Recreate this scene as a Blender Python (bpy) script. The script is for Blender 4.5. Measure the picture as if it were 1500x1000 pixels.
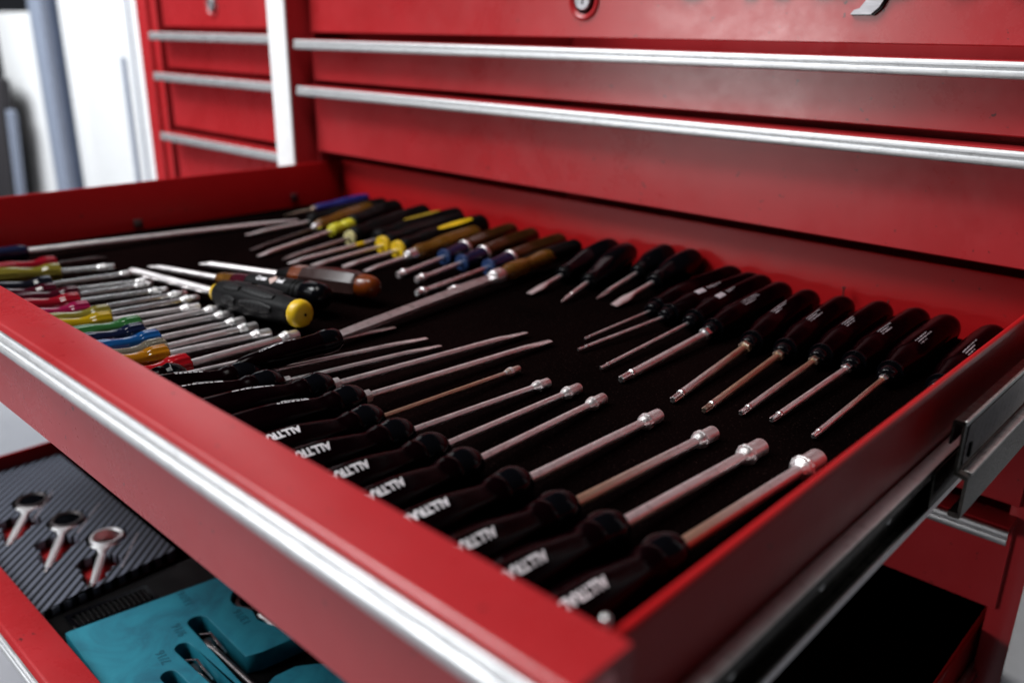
import bpy, bmesh, math, random
from mathutils import Matrix, Vector

K = 0.0012                      # one drawing unit in metres
rnd = random.Random(7)
for o in list(bpy.data.objects):
    bpy.data.objects.remove(o)
sc = bpy.context.scene

# ---------------------------------------------------------------- camera
cam_d = bpy.data.cameras.new("camera")
cam = bpy.data.objects.new("camera", cam_d)
sc.collection.objects.link(cam)
sc.camera = cam
cam.location = (0, 0, 128 * K)
cam.rotation_euler = (math.radians(70.39), math.radians(-0.8545), math.radians(43.20))
cam_d.sensor_width = 36
cam_d.lens = 30.54
cam_d.clip_start = 0.01
cam_d.clip_end = 100
cam_d.dof.use_dof = True
cam_d.dof.focus_distance = 445 * K
cam_d.dof.aperture_fstop = 4.5

# ---------------------------------------------------------------- world
world = bpy.data.worlds.new("World")
sc.world = world
world.use_nodes = True
bg = world.node_tree.nodes["Background"]
bg.inputs[0].default_value = (0.80, 0.86, 1.0, 1)
bg.inputs[1].default_value = 0.024

# ---------------------------------------------------------------- lamps
def area(name, loc, target, sx, sy, power, color):
    d = bpy.data.lights.new(name, 'AREA')
    d.shape = 'RECTANGLE'
    d.size, d.size_y, d.energy, d.color = sx, sy, power, color
    o = bpy.data.objects.new(name, d)
    sc.collection.objects.link(o)
    o.location = loc
    o.rotation_euler = (Vector(target) - Vector(loc)).to_track_quat('-Z', 'Y').to_euler()
    return o

# high window daylight from the left, a little in front of the cabinet
area("window_daylight", (-1.85, -0.85, 1.95), (-0.5, 0.40, -0.05), 1.0, 0.8, 72, (0.96, 0.98, 1.0))
# ceiling light over the space in front of the cabinet
area("ceiling_light", (-0.70, -0.20, 2.25), (-0.50, 0.30, 0.0), 1.1, 0.7, 33, (1.0, 0.97, 0.95))
# the open garage door: daylight from the front left, and the low bright strip of driveway in it
area("door_daylight", (-1.95, -1.55, 1.25), (-0.45, 0.62, 0.05), 1.3, 0.8, 12, (0.94, 0.96, 1.0))
area("driveway_daylight", (-1.62, -1.62, 0.06), (-0.40, 0.67, 0.10), 0.70, 0.36, 19, (0.98, 0.97, 0.97))
# added lamp that brightens the white boards and door at the far left
area("background_fill", (-3.3, -0.5, 1.5), (-2.8, 1.1, -0.1), 1.4, 1.2, 16, (0.95, 0.98, 1.0)).data.spread = math.radians(75)

sc.cycles.diffuse_bounces = 1
sc.view_settings.view_transform = 'Standard'
sc.view_settings.look = 'None'
sc.view_settings.exposure = -0.12
sc.view_settings.gamma = 1
sc.view_settings.use_curve_mapping = False

# ================================================================ materials
def newmat(name):
    m = bpy.data.materials.new(name)
    m.use_nodes = True
    nt = m.node_tree
    return m, nt, nt.nodes["Principled BSDF"]

def nd(nt, t, **kw):
    n = nt.nodes.new(t)
    for k, v in kw.items():
        if k in n.inputs:
            n.inputs[k].default_value = v
        else:
            setattr(n, k, v)
    return n

def ramp(nt, fac, stops):
    r = nt.nodes.new("ShaderNodeValToRGB")
    e = r.color_ramp.elements
    while len(e) < len(stops):
        e.new(0.5)
    for el, (p, c) in zip(e, stops):
        el.position = p
        el.color = c if len(c) == 4 else (*c, 1)
    nt.links.new(fac, r.inputs[0])
    return r

def g(v):
    return (v, v, v, 1)

def paint(name, col, col2, rough=0.26, spec=0.48):
    """sprayed enamel with smudges, scuffs and orange peel"""
    m, nt, b = newmat(name)
    L = nt.links.new
    tc = nd(nt, "ShaderNodeTexCoord")
    n1 = nd(nt, "ShaderNodeTexNoise", Scale=9.0, Detail=6.0, Roughness=0.62)
    L(tc.outputs["Object"], n1.inputs["Vector"])
    r1 = ramp(nt, n1.outputs["Fac"], [(0.3, col2), (0.62, col)])
    n3 = nd(nt, "ShaderNodeTexNoise", Scale=160.0, Detail=3.0)
    L(tc.outputs["Object"], n3.inputs["Vector"])
    chip = ramp(nt, n3.outputs["Fac"], [(0.715, g(0)), (0.735, g(1))])
    mixc = nd(nt, "ShaderNodeMixRGB")
    L(chip.outputs[0], mixc.inputs[0])
    L(r1.outputs[0], mixc.inputs[1])
    mixc.inputs[2].default_value = (0.10, 0.016, 0.016, 1)
    L(mixc.outputs[0], b.inputs["Base Color"])
    n2 = nd(nt, "ShaderNodeTexNoise", Scale=5.0, Detail=8.0, Roughness=0.7, Distortion=0.6)
    L(tc.outputs["Object"], n2.inputs["Vector"])
    r2 = ramp(nt, n2.outputs["Fac"], [(0.3, g(rough - 0.06)), (0.7, g(rough + 0.10))])
    mpx = nd(nt, "ShaderNodeMapping")
    mpx.inputs["Scale"].default_value = (45, 45, 45)
    mpx.inputs["Rotation"].default_value = (0.3, 0.5, 0.2)
    L(tc.outputs["Object"], mpx.inputs["Vector"])
    n5 = nd(nt, "ShaderNodeTexNoise", Scale=1.0, Detail=7.0, Roughness=0.75)
    L(mpx.outputs[0], n5.inputs["Vector"])
    r5 = ramp(nt, n5.outputs["Fac"], [(0.42, g(0.0)), (0.72, g(0.06))])
    add = nd(nt, "ShaderNodeMath", operation='ADD')
    L(r2.outputs[0], add.inputs[0])
    L(r5.outputs[0], add.inputs[1])
    L(add.outputs[0], b.inputs["Roughness"])
    bn = nd(nt, "ShaderNodeTexNoise", Scale=420.0, Detail=2.0)
    L(tc.outputs["Object"], bn.inputs["Vector"])
    bp = nd(nt, "ShaderNodeBump", Strength=0.05, Distance=0.0004)
    L(bn.outputs["Fac"], bp.inputs["Height"])
    L(bp.outputs[0], b.inputs["Normal"])
    b.inputs["Specular IOR Level"].default_value = spec
    return m

def metal(name, col, rough=0.28, wear=(0.30, 0.22, 0.17), amt=0.62, streak=True, metallic=1.0):
    m, nt, b = newmat(name)
    L = nt.links.new
    tc = nd(nt, "ShaderNodeTexCoord")
    mp = nd(nt, "ShaderNodeMapping")
    mp.inputs["Scale"].default_value = (60, 900, 900) if streak else (300, 300, 300)
    L(tc.outputs["Object"], mp.inputs["Vector"])
    n = nd(nt, "ShaderNodeTexNoise", Scale=1.0, Detail=5.0, Roughness=0.6)
    L(mp.outputs[0], n.inputs["Vector"])
    r = ramp(nt, n.outputs["Fac"], [(0.3, g(rough - 0.08)), (0.7, g(rough + 0.12))])
    L(r.outputs[0], b.inputs["Roughness"])
    n2 = nd(nt, "ShaderNodeTexNoise", Scale=170.0, Detail=6.0, Roughness=0.7)
    L(tc.outputs["Object"], n2.inputs["Vector"])
    c = ramp(nt, n2.outputs["Fac"], [(amt - 0.16, col), (amt, tuple(x * 0.8 for x in col)), (amt + 0.1, wear)])
    L(c.outputs[0], b.inputs["Base Color"])
    bp = nd(nt, "ShaderNodeBump", Strength=0.05, Distance=0.0002)
    L(n.outputs["Fac"], bp.inputs["Height"])
    L(bp.outputs[0], b.inputs["Normal"])
    b.inputs["Metallic"].default_value = metallic
    return m

def plastic(name, col, rough=0.25, trans=0.0, coat=0.0, noise=0.25, ior=1.46, spec=0.5):
    m, nt, b = newmat(name)
    L = nt.links.new
    tc = nd(nt, "ShaderNodeTexCoord")
    n = nd(nt, "ShaderNodeTexNoise", Scale=70.0, Detail=5.0)
    L(tc.outputs["Object"], n.inputs["Vector"])
    c = ramp(nt, n.outputs["Fac"], [(0.35, tuple(x * (1 - noise) for x in col)), (0.65, col)])
    L(c.outputs[0], b.inputs["Base Color"])
    r = ramp(nt, n.outputs["Fac"], [(0.3, g(max(0.03, rough - 0.06))), (0.7, g(rough + 0.1))])
    L(r.outputs[0], b.inputs["Roughness"])
    b.inputs["Transmission Weight"].default_value = trans
    b.inputs["Coat Weight"].default_value = coat
    b.inputs["IOR"].default_value = ior
    b.inputs["Specular IOR Level"].default_value = spec
    return m

RED = paint("red_enamel", (0.40, 0.021, 0.026), (0.34, 0.014, 0.017))  # pale sheen of the outer fronts is mixed into this red
REDIN = paint("red_enamel_inside", (0.42, 0.008, 0.010), (0.36, 0.007, 0.009), 0.30, 0.22)
ALU = metal("satin_aluminium", (0.53, 0.54, 0.55), 0.48, (0.18, 0.20, 0.19), 0.69)
STRIP = plastic("white_strip", (0.80, 0.81, 0.82), 0.35, noise=0.05)
CHROME = metal("tool_steel", (0.95, 0.91, 0.91), 0.40, amt=0.68)
CHROME2 = metal("bright_chrome", (0.95, 0.95, 0.95), 0.27, (0.5, 0.45, 0.42), 0.74)
BADGE = metal("badge_chrome", (0.40, 0.40, 0.42), 0.5, (0.2, 0.2, 0.2), 0.75)
COLLAR = metal("bright_collar", (0.97, 0.97, 0.97), 0.42, (0.7, 0.66, 0.64), 0.78)
BRASSY = metal("tarnished_steel", (0.68, 0.56, 0.44), 0.32, (0.22, 0.12, 0.06), 0.60)
def m_grad(name, x0, x1):
    m = metal(name, (0.88, 0.84, 0.84), 0.40, amt=0.68)
    nt = m.node_tree
    b = nt.nodes["Principled BSDF"]
    src = b.inputs["Base Color"].links[0].from_socket
    tc = nd(nt, "ShaderNodeTexCoord")
    sx = nd(nt, "ShaderNodeSeparateXYZ")
    nt.links.new(tc.outputs["Object"], sx.inputs[0])
    nz = nd(nt, "ShaderNodeTexNoise", Scale=90.0, Detail=5.0)
    nt.links.new(tc.outputs["Object"], nz.inputs["Vector"])
    ad = nd(nt, "ShaderNodeMath", operation='MULTIPLY_ADD')
    nt.links.new(nz.outputs["Fac"], ad.inputs[0])
    ad.inputs[1].default_value = 0.02
    nt.links.new(sx.outputs[0], ad.inputs[2])
    mr = nd(nt, "ShaderNodeMapRange")
    nt.links.new(ad.outputs[0], mr.inputs["Value"])
    mr.inputs["From Min"].default_value = x0 * K + 0.01
    mr.inputs["From Max"].default_value = x1 * K + 0.01
    mx = nd(nt, "ShaderNodeMixRGB")
    nt.links.new(mr.outputs[0], mx.inputs[0])
    mx.inputs[1].default_value = (0.66, 0.48, 0.34, 1)
    nt.links.new(src, mx.inputs[2])
    nt.links.new(mx.outputs[0], b.inputs["Base Color"])
    return m
BRASSG = m_grad("steel_browned_near_handle", 12, 70)
BRASSL = m_grad("steel_browned_along", 60, 140)
DULL = metal("dull_steel", (0.56, 0.53, 0.53), 0.40, (0.10, 0.08, 0.07), 0.60)
DARKST = metal("dark_steel", (0.20, 0.18, 0.18), 0.36, (0.08, 0.05, 0.04), 0.6)
ZINC = metal("zinc_slide", (0.60, 0.60, 0.58), 0.33, (0.20, 0.16, 0.11), 0.62)
ZINCD = metal("dark_slide", (0.075, 0.07, 0.06), 0.30, (0.02, 0.02, 0.02), 0.55)  # slide steel in a much darker tone
MAROON = plastic("maroon_acetate", (0.0024, 0.0002, 0.0006), 0.15, coat=0.0, noise=0.3, spec=0.065)
BLACKG = plastic("black_gloss_plastic", (0.002, 0.002, 0.003), 0.12, spec=0.16)
BLACK = plastic("black_plastic", (0.0028, 0.0028, 0.003), 0.40, spec=0.10)
NAVY = plastic("navy_plastic", (0.008, 0.010, 0.035), 0.2, coat=0.4)
BLUE = plastic("blue_disc_plastic", (0.02, 0.045, 0.13), 0.3)
YELLOW = plastic("yellow_plastic", (0.72, 0.46, 0.01), 0.36, noise=0.2)
LIME = plastic("lime_yellow_plastic", (0.62, 0.56, 0.03), 0.34)
CREAM = plastic("cream_plastic", (0.62, 0.56, 0.26), 0.4)
WHITEP = plastic("white_print", (0.88, 0.86, 0.90), 0.5, noise=0.15)
GREYP = plastic("grey_print", (0.40, 0.34, 0.37), 0.5, noise=0.2)
PINKP = plastic("pink_print", (0.55, 0.38, 0.34), 0.5, noise=0.2)

def acetate(name, col, t=0.55, rough=0.1):
    return plastic(name, col, rough, trans=t, coat=0.3, noise=0.15)

AMBER = plastic("amber_acetate", (0.20, 0.085, 0.012), 0.16, trans=0.45, spec=0.4)  # darkened to carry the shade of the rear left corner
BROWN = plastic("brown_acetate", (0.055, 0.020, 0.006), 0.16, trans=0.4, spec=0.4)  # toned down for the same shaded corner
SMOKE = plastic("smoke_acetate", (0.045, 0.022, 0.020), 0.2, trans=0.2, spec=0.07)
ORANGE = plastic("orange_acetate", (0.20, 0.038, 0.005), 0.2, trans=0.3, spec=0.3)
S_COL = {
    'red': acetate("red_acetate", (0.341, 0.007, 0.019), 0.35), 'black': acetate("black_acetate", (0.007, 0.007, 0.012), 0.1),
    'wine': acetate("wine_acetate", (0.062, 0.004, 0.012), 0.3), 'magenta': acetate("magenta_acetate", (0.384, 0.012, 0.081), 0.4),
    'olive': acetate("olive_acetate", (0.260, 0.211, 0.031), 0.4), 'yellow': acetate("yellow_acetate", (0.484, 0.310, 0.006), 0.3),
    'green': acetate("green_acetate", (0.037, 0.161, 0.043), 0.3), 'navy': acetate("navy_acetate", (0.007, 0.011, 0.037), 0.2),
    'blue': acetate("blue_acetate", (0.009, 0.081, 0.260), 0.3), 'clear': acetate("clear_acetate", (0.384, 0.335, 0.248), 0.7),
    'orange': acetate("orange_yellow_acetate", (0.496, 0.186, 0.006), 0.4), 'scarlet': acetate("scarlet_acetate", (0.434, 0.006, 0.012), 0.3),
}

def m_rubber():
    m, nt, b = newmat("ribbed_rubber")
    L = nt.links.new
    tc = nd(nt, "ShaderNodeTexCoord")
    mp = nd(nt, "ShaderNodeMapping")
    mp.inputs["Scale"].default_value = (1 / (4.6 * K), 1 / (3.6 * K), 1 / (3.6 * K))
    L(tc.outputs["Object"], mp.inputs["Vector"])
    br = nd(nt, "ShaderNodeTexBrick", Scale=1.0)
    br.inputs["Brick Width"].default_value = 0.9
    br.inputs["Row Height"].default_value = 0.5
    br.inputs["Mortar Size"].default_value = 0.12
    br.inputs["Color1"].default_value = g(1)
    br.inputs["Color2"].default_value = g(1)
    br.inputs["Mortar"].default_value = g(0)
    L(mp.outputs[0], br.inputs["Vector"])
    bp = nd(nt, "ShaderNodeBump", Strength=0.9, Distance=0.0012)
    L(br.outputs["Color"], bp.inputs["Height"])
    L(bp.outputs[0], b.inputs["Normal"])
    cr = ramp(nt, br.outputs["Color"], [(0.2, (0.0015, 0.0015, 0.0016)), (0.8, (0.011, 0.011, 0.012))])
    L(cr.outputs[0], b.inputs["Base Color"])
    b.inputs["Roughness"].default_value = 0.5
    b.inputs["Specular IOR Level"].default_value = 0.2
    return m
RUBBERP = m_rubber()
RUBBER = plastic("black_rubber", (0.0045, 0.0045, 0.005), 0.5, spec=0.12)

def m_liner():
    m, nt, b = newmat("liner_foam")
    L = nt.links.new
    tc = nd(nt, "ShaderNodeTexCoord")
    n = nd(nt, "ShaderNodeTexNoise", Scale=900.0, Detail=3.0)
    L(tc.outputs["Object"], n.inputs["Vector"])
    n2 = nd(nt, "ShaderNodeTexNoise", Scale=6.0, Detail=5.0)
    L(tc.outputs["Object"], n2.inputs["Vector"])
    c = ramp(nt, n2.outputs["Fac"], [(0.35, (0.0016, 0.0008, 0.0008)), (0.7, (0.0038, 0.0016, 0.0016))])
    n3 = nd(nt, "ShaderNodeTexNoise", Scale=640.0, Detail=4.0, Roughness=0.7)
    L(tc.outputs["Object"], n3.inputs["Vector"])
    sp = ramp(nt, n3.outputs["Fac"], [(0.60, g(0)), (0.78, g(1))])
    mx = nd(nt, "ShaderNodeMixRGB")
    L(sp.outputs[0], mx.inputs[0])
    L(c.outputs[0], mx.inputs[1])
    mx.inputs[2].default_value = (0.036, 0.020, 0.018, 1)
    L(mx.outputs[0], b.inputs["Base Color"])
    bp = nd(nt, "ShaderNodeBump", Strength=0.5, Distance=0.0006)
    L(n.outputs["Fac"], bp.inputs["Height"])
    L(bp.outputs[0], b.inputs["Normal"])
    b.inputs["Roughness"].default_value = 1.0
    b.inputs["Specular IOR Level"].default_value = 0.0
    return m
LINER = m_liner()

CARB_ROT = 48.2
def m_carbon():
    m, nt, b = newmat("woven_carbon_film")
    L = nt.links.new
    tc = nd(nt, "ShaderNodeTexCoord")
    mp = nd(nt, "ShaderNodeMapping")
    mp.inputs["Rotation"].default_value = (0, 0, math.radians(CARB_ROT))
    L(tc.outputs["Object"], mp.inputs["Vector"])
    w = nd(nt, "ShaderNodeTexWave", wave_type='BANDS', bands_direction='Y', wave_profile='SIN')
    w.inputs["Scale"].default_value = 0.314 / (5.8 * K)
    w.inputs["Distortion"].default_value = 0.0
    L(mp.outputs[0], w.inputs["Vector"])
    w2 = nd(nt, "ShaderNodeTexWave", wave_type='BANDS', bands_direction='X', wave_profile='SIN')
    w2.inputs["Scale"].default_value = 0.314 / (2.9 * K)
    L(mp.outputs[0], w2.inputs["Vector"])
    mul = nd(nt, "ShaderNodeMath", operation='MULTIPLY_ADD')
    L(w2.outputs["Fac"], mul.inputs[0])
    mul.inputs[1].default_value = 0.45
    L(w.outputs["Fac"], mul.inputs[2])
    c = ramp(nt, mul.outputs[0], [(0.5, (0.0015, 0.002, 0.004)), (1.05, (0.17, 0.185, 0.235))])
    L(c.outputs[0], b.inputs["Base Color"])
    bp = nd(nt, "ShaderNodeBump", Strength=0.5, Distance=0.0008)
    L(mul.outputs[0], bp.inputs["Height"])
    L(bp.outputs[0], b.inputs["Normal"])
    b.inputs["Roughness"].default_value = 0.5
    b.inputs["Specular IOR Level"].default_value = 0.15
    return m
CARBON = m_carbon()

def m_teal():
    m, nt, b = newmat("teal_foam")
    L = nt.links.new
    tc = nd(nt, "ShaderNodeTexCoord")
    n = nd(nt, "ShaderNodeTexNoise", Scale=22.0, Detail=8.0, Roughness=0.65, Distortion=1.2)
    L(tc.outputs["Object"], n.inputs["Vector"])
    c = ramp(nt, n.outputs["Fac"], [(0.30, (0.004, 0.13, 0.20)), (0.52, (0.010, 0.23, 0.32)), (0.75, (0.018, 0.29, 0.39))])
    L(c.outputs[0], b.inputs["Base Color"])
    n2 = nd(nt, "ShaderNodeTexNoise", Scale=700.0, Detail=2.0)
    L(tc.outputs["Object"], n2.inputs["Vector"])
    bp = nd(nt, "ShaderNodeBump", Strength=0.15, Distance=0.0005)
    L(n2.outputs["Fac"], bp.inputs["Height"])
    L(bp.outputs[0], b.inputs["Normal"])
    b.inputs["Roughness"].default_value = 0.6
    return m
TEAL = m_teal()
TEALD = plastic("teal_pressed", (0.003, 0.11, 0.17), 0.6)
REDLIN = plastic("red_lining", (0.42, 0.006, 0.008), 0.5)

def m_concrete():
    m, nt, b = newmat("pale_concrete")
    L = nt.links.new
    tc = nd(nt, "ShaderNodeTexCoord")
    n = nd(nt, "ShaderNodeTexNoise", Scale=3.0, Detail=9.0, Roughness=0.7)
    L(tc.outputs["Object"], n.inputs["Vector"])
    c = ramp(nt, n.outputs["Fac"], [(0.3, (0.26, 0.27, 0.30)), (0.7, (0.36, 0.37, 0.40))])
    L(c.outputs[0], b.inputs["Base Color"])
    b.inputs["Roughness"].default_value = 0.55
    return m
CONCRETE = m_concrete()
WHITE = plastic("white_painted_board", (0.80, 0.81, 0.82), 0.5, noise=0.04)
LILAC = plastic("blue_grey_metal", (0.27, 0.31, 0.40), 0.4, noise=0.1)
SLATE = plastic("slate_edge", (0.06, 0.08, 0.13), 0.5)
CHAR = plastic("charcoal_board", (0.035, 0.032, 0.036), 0.6)

# ================================================================ helpers
COL = sc.collection

def tag(o, label=None, cat=None, group=None, kind=None):
    if label: o["label"] = label
    if cat: o["category"] = cat
    if group: o["group"] = group
    if kind: o["kind"] = kind
    return o

def empty(name, loc=(0, 0, 0)):
    o = bpy.data.objects.new(name, None)
    o.empty_display_size = 0.01
    COL.objects.link(o)
    o.location = [c * K for c in loc]
    return o

def link_mesh(name, me, mat, parent=None):
    o = bpy.data.objects.new(name, me)
    COL.objects.link(o)
    if mat and not me.materials:
        me.materials.append(mat)
    if parent:
        o.parent = parent
    return o

def mesh(name, vs, fs, mat, parent=None, smooth=35, off=(0, 0, 0)):
    me = bpy.data.meshes.new(name)
    me.from_pydata([((v[0] + off[0]) * K, (v[1] + off[1]) * K, (v[2] + off[2]) * K) for v in vs], [], fs)
    bm = bmesh.new(); bm.from_mesh(me)
    bmesh.ops.recalc_face_normals(bm, faces=bm.faces)
    bm.to_mesh(me); bm.free()
    if smooth:
        me.polygons.foreach_set("use_smooth", [True] * len(me.polygons))
        me.set_sharp_from_angle(angle=math.radians(smooth))
    return link_mesh(name, me, mat, parent)

def box(name, x0, x1, y0, y1, z0, z1, mat, parent=None, bev=0.4, seg=2):
    bm = bmesh.new()
    bmesh.ops.create_cube(bm, size=1)
    for v in bm.verts:
        v.co = Vector(((x0 if v.co.x < 0 else x1) * K, (y0 if v.co.y < 0 else y1) * K, (z0 if v.co.z < 0 else z1) * K))
    if bev:
        bmesh.ops.bevel(bm, geom=bm.edges[:], offset=bev * K, segments=seg, profile=0.5, affect='EDGES')
    me = bpy.data.meshes.new(name)
    bm.to_mesh(me); bm.free()
    me.polygons.foreach_set("use_smooth", [True] * len(me.polygons))
    me.set_sharp_from_angle(angle=math.radians(50))
    return link_mesh(name, me, mat, parent)

def prism_x(name, prof, x0, x1, mat, parent=None, smooth=40, bev=0.0):
    """profile of (y, z) swept along x"""
    n = len(prof)
    vs = [(x0, y, z) for y, z in prof] + [(x1, y, z) for y, z in prof]
    fs = [(i, (i + 1) % n, n + (i + 1) % n, n + i) for i in range(n)]
    fs += [tuple(range(n)), tuple(range(2 * n - 1, n - 1, -1))]
    return mesh(name, vs, fs, mat, parent, smooth)

def prism_y(name, prof, y0, y1, mat, parent=None, smooth=40):
    """profile of (x, z) swept along y"""
    n = len(prof)
    vs = [(x, y0, z) for x, z in prof] + [(x, y1, z) for x, z in prof]
    fs = [(i, (i + 1) % n, n + (i + 1) % n, n + i) for i in range(n)]
    fs += [tuple(range(n)), tuple(range(2 * n - 1, n - 1, -1))]
    return mesh(name, vs, fs, mat, parent, smooth)

def lathe(name, prof, mat, parent=None, seg=28, shape=None, smooth=38, flat=False):
    """(x, r) profile turned about the local x axis; shape(x, a) scales the radius"""
    vs, fs = [], []
    for x, r in prof:
        for k in range(seg):
            a = 2 * math.pi * k / seg
            s = shape(x, a) if shape else 1.0
            vs.append((x, r * s * math.sin(a), r * s * math.cos(a)))
    for i in range(len(prof) - 1):
        for k in range(seg):
            k2 = (k + 1) % seg
            fs.append((i * seg + k, i * seg + k2, (i + 1) * seg + k2, (i + 1) * seg + k))
    fs.append(tuple(range(seg)))
    fs.append(tuple(range((len(prof) - 1) * seg, len(prof) * seg))[::-1])
    return mesh(name, vs, fs, mat, parent, 0 if flat else smooth)

def smooth_prof(pts, n=5):
    """Catmull-Rom through (x, r) points"""
    out = []
    for i in range(len(pts) - 1):
        p0 = pts[max(i - 1, 0)]; p1 = pts[i]; p2 = pts[i + 1]; p3 = pts[min(i + 2, len(pts) - 1)]
        for k in range(n):
            t = k / n
            def cr(a, b, c, d):
                return 0.5 * (2 * b + (c - a) * t + (2 * a - 5 * b + 4 * c - d) * t * t + (3 * b - a - 3 * c + d) * t ** 3)
            out.append((cr(p0[0], p1[0], p2[0], p3[0]), max(0.02, cr(p0[1], p1[1], p2[1], p3[1]))))
    out.append(pts[-1])
    return out

def rad_at(prof, x):
    best = None
    for (xa, ra), (xb, rb) in zip(prof, prof[1:]):
        if min(xa, xb) <= x <= max(xa, xb) and xa != xb:
            return ra + (rb - ra) * (x - xa) / (xb - xa)
    return prof[-1][1] if abs(x - prof[-1][0]) < abs(x - prof[0][0]) else prof[0][1]

def loft(name, rings, mat, parent=None, smooth=40):
    n = len(rings[0])
    vs = [p for r in rings for p in r]
    fs = []
    for i in range(len(rings) - 1):
        for k in range(n):
            k2 = (k + 1) % n
            fs.append((i * n + k, i * n + k2, (i + 1) * n + k2, (i + 1) * n + k))
    fs.append(tuple(range(n)))
    fs.append(tuple(range((len(rings) - 1) * n, len(rings) * n))[::-1])
    return mesh(name, vs, fs, mat, parent, smooth)

def aim(root, N, T, roll=0.0):
    """root at N with its local x axis towards T"""
    d = (Vector(T) - Vector(N)).normalized()
    y = Vector((0, 0, 1)).cross(d).normalized()
    z = d.cross(y)
    m = Matrix((d, y, z)).transposed().to_4x4() @ Matrix.Rotation(roll, 4, 'X')
    root.rotation_euler = m.to_euler()
    root.location = Vector(N) * K

def text_mesh(body, size, extrude=0.0, shear=0.0, bevel=0.0, offset=0.0):
    cu = bpy.data.curves.new("t", 'FONT')
    cu.body = body
    cu.size = size * K
    cu.extrude = extrude * K
    cu.shear = shear
    cu.bevel_depth = bevel * K
    cu.offset = offset * K
    cu.align_x = 'LEFT'
    cu.resolution_u = 3
    ob = bpy.data.objects.new("t", cu)
    COL.objects.link(ob)
    dg = bpy.context.evaluated_depsgraph_get()
    me = bpy.data.meshes.new_from_object(ob.evaluated_get(dg))
    bpy.data.objects.remove(ob)
    return me

_txt_cache = {}
def wrapped_text(name, body, size, prof, x0, a0, mat, parent, lift=0.12, flip=1, squash=1.0, shape=None):
    """text laid round a turned handle: reads towards -x (flip=1), letter tops towards -y"""
    key = (body, size, squash, tuple(prof), x0, a0, flip)
    if key not in _txt_cache:
        me = text_mesh(body, size, offset=0.2)
        bm = bmesh.new(); bm.from_mesh(me)
        h = size * K
        for q in range(1, 9):
            bmesh.ops.bisect_plane(bm, geom=bm.verts[:] + bm.edges[:] + bm.faces[:], plane_co=(0, h * q / 10 * 0.9, 0), plane_no=(0, 1, 0))
        for v in bm.verts:
            u, w = v.co.x / K * squash, v.co.y / K - size * 0.36
            x = x0 - u * flip
            r = rad_at(prof, x)
            a = a0 - flip * w / r
            if shape:
                r *= shape(x, a)
            r += lift
            v.co = Vector((x * K, r * math.sin(a) * K, r * math.cos(a) * K))
        bmesh.ops.recalc_face_normals(bm, faces=bm.faces)
        bm.to_mesh(me); bm.free()
        me.materials.clear(); me.materials.append(mat)
        _txt_cache[key] = me
    return link_mesh(name, _txt_cache[key], mat, parent)

def micro_print(name, prof, x0, x1, a0, rows, mat, parent, seed, lift=0.1, shape=None, pitch=1.15):
    """rows of print too fine to read: short broken strokes wrapped round the handle"""
    rg = random.Random(seed)
    vs, fs = [], []
    for j in range(rows):
        x = x0 - rg.random() * 2
        end = x1 + (rg.random() * 0.4 + 0.15 * j) * (x0 - x1)
        while x > end:
            w = 0.25 + rg.random() * 0.45
            hgt = 0.55 + rg.random() * 0.35
            r = rad_at(prof, x)
            aa = a0 + j * pitch / r
            i = len(vs)
            for (xx, ag) in ((x, aa), (x - w, aa), (x - w, aa + hgt / r), (x, aa + hgt / r)):
                rr = (rad_at(prof, xx)) * (shape(xx, ag) if shape else 1) + lift
                vs.append((xx, rr * math.sin(ag), rr * math.cos(ag)))
            fs.append((i, i + 1, i + 2, i + 3))
            x -= w + 0.22 + (0.7 if rg.random() < 0.18 else 0)
    return mesh(name, vs, fs, mat, parent, 0)

# ================================================================ drawers and cabinet
def sh_front(dy, dz):
    return lambda pts: [(y + dy, z + dz) for y, z in pts]

def drawer_front(parent, x0, x1, yf, zt, zb, mat=RED):
    """folded front: lip on top, finger pull, flat face (yf), return at the bottom; trim on the lip"""
    f = yf - 131
    P = [(136.6, -0.35), (136.2, 0), (116.6, 0), (115.9, -0.15), (115.3, -0.75), (114.6, -0.95), (112.2, -1.0), (111.9, -1.3), (111.9, -9.1),
         (112.6, -9.3), (113.4, -9.0), (113.6, -4.2), (114.6, -3.0), (126.5, -2.6), (129.4, -3.6), (130.6, -6.0), (131, -9.5)]
    P = [(y + f, z + zt) for y, z in P] + [(yf, zb + 0.8), (yf + 0.8, zb), (136.6 + f, zb)]
    o = prism_x("front_panel", P, x0, x1, mat, parent, 32)
    T = [(112.0, -0.55), (110.9, -0.5), (110.2, -1.0), (109.7, -2.0), (109.7, -3.3), (110.5, -3.9), (110.6, -4.7), (109.6, -5.3), (109.2, -6.3),
         (109.2, -8.4), (109.7, -9.4), (110.6, -9.9), (113.0, -9.9), (113.0, -9.45), (111.75, -9.35), (111.75, -1.2)]
    T = [(y + f, z + zt) for y, z in T]
    prism_x("handle_trim", T, x0 - 1.2, x1 + 1.0, ALU, parent, 30)
    return o

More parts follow.
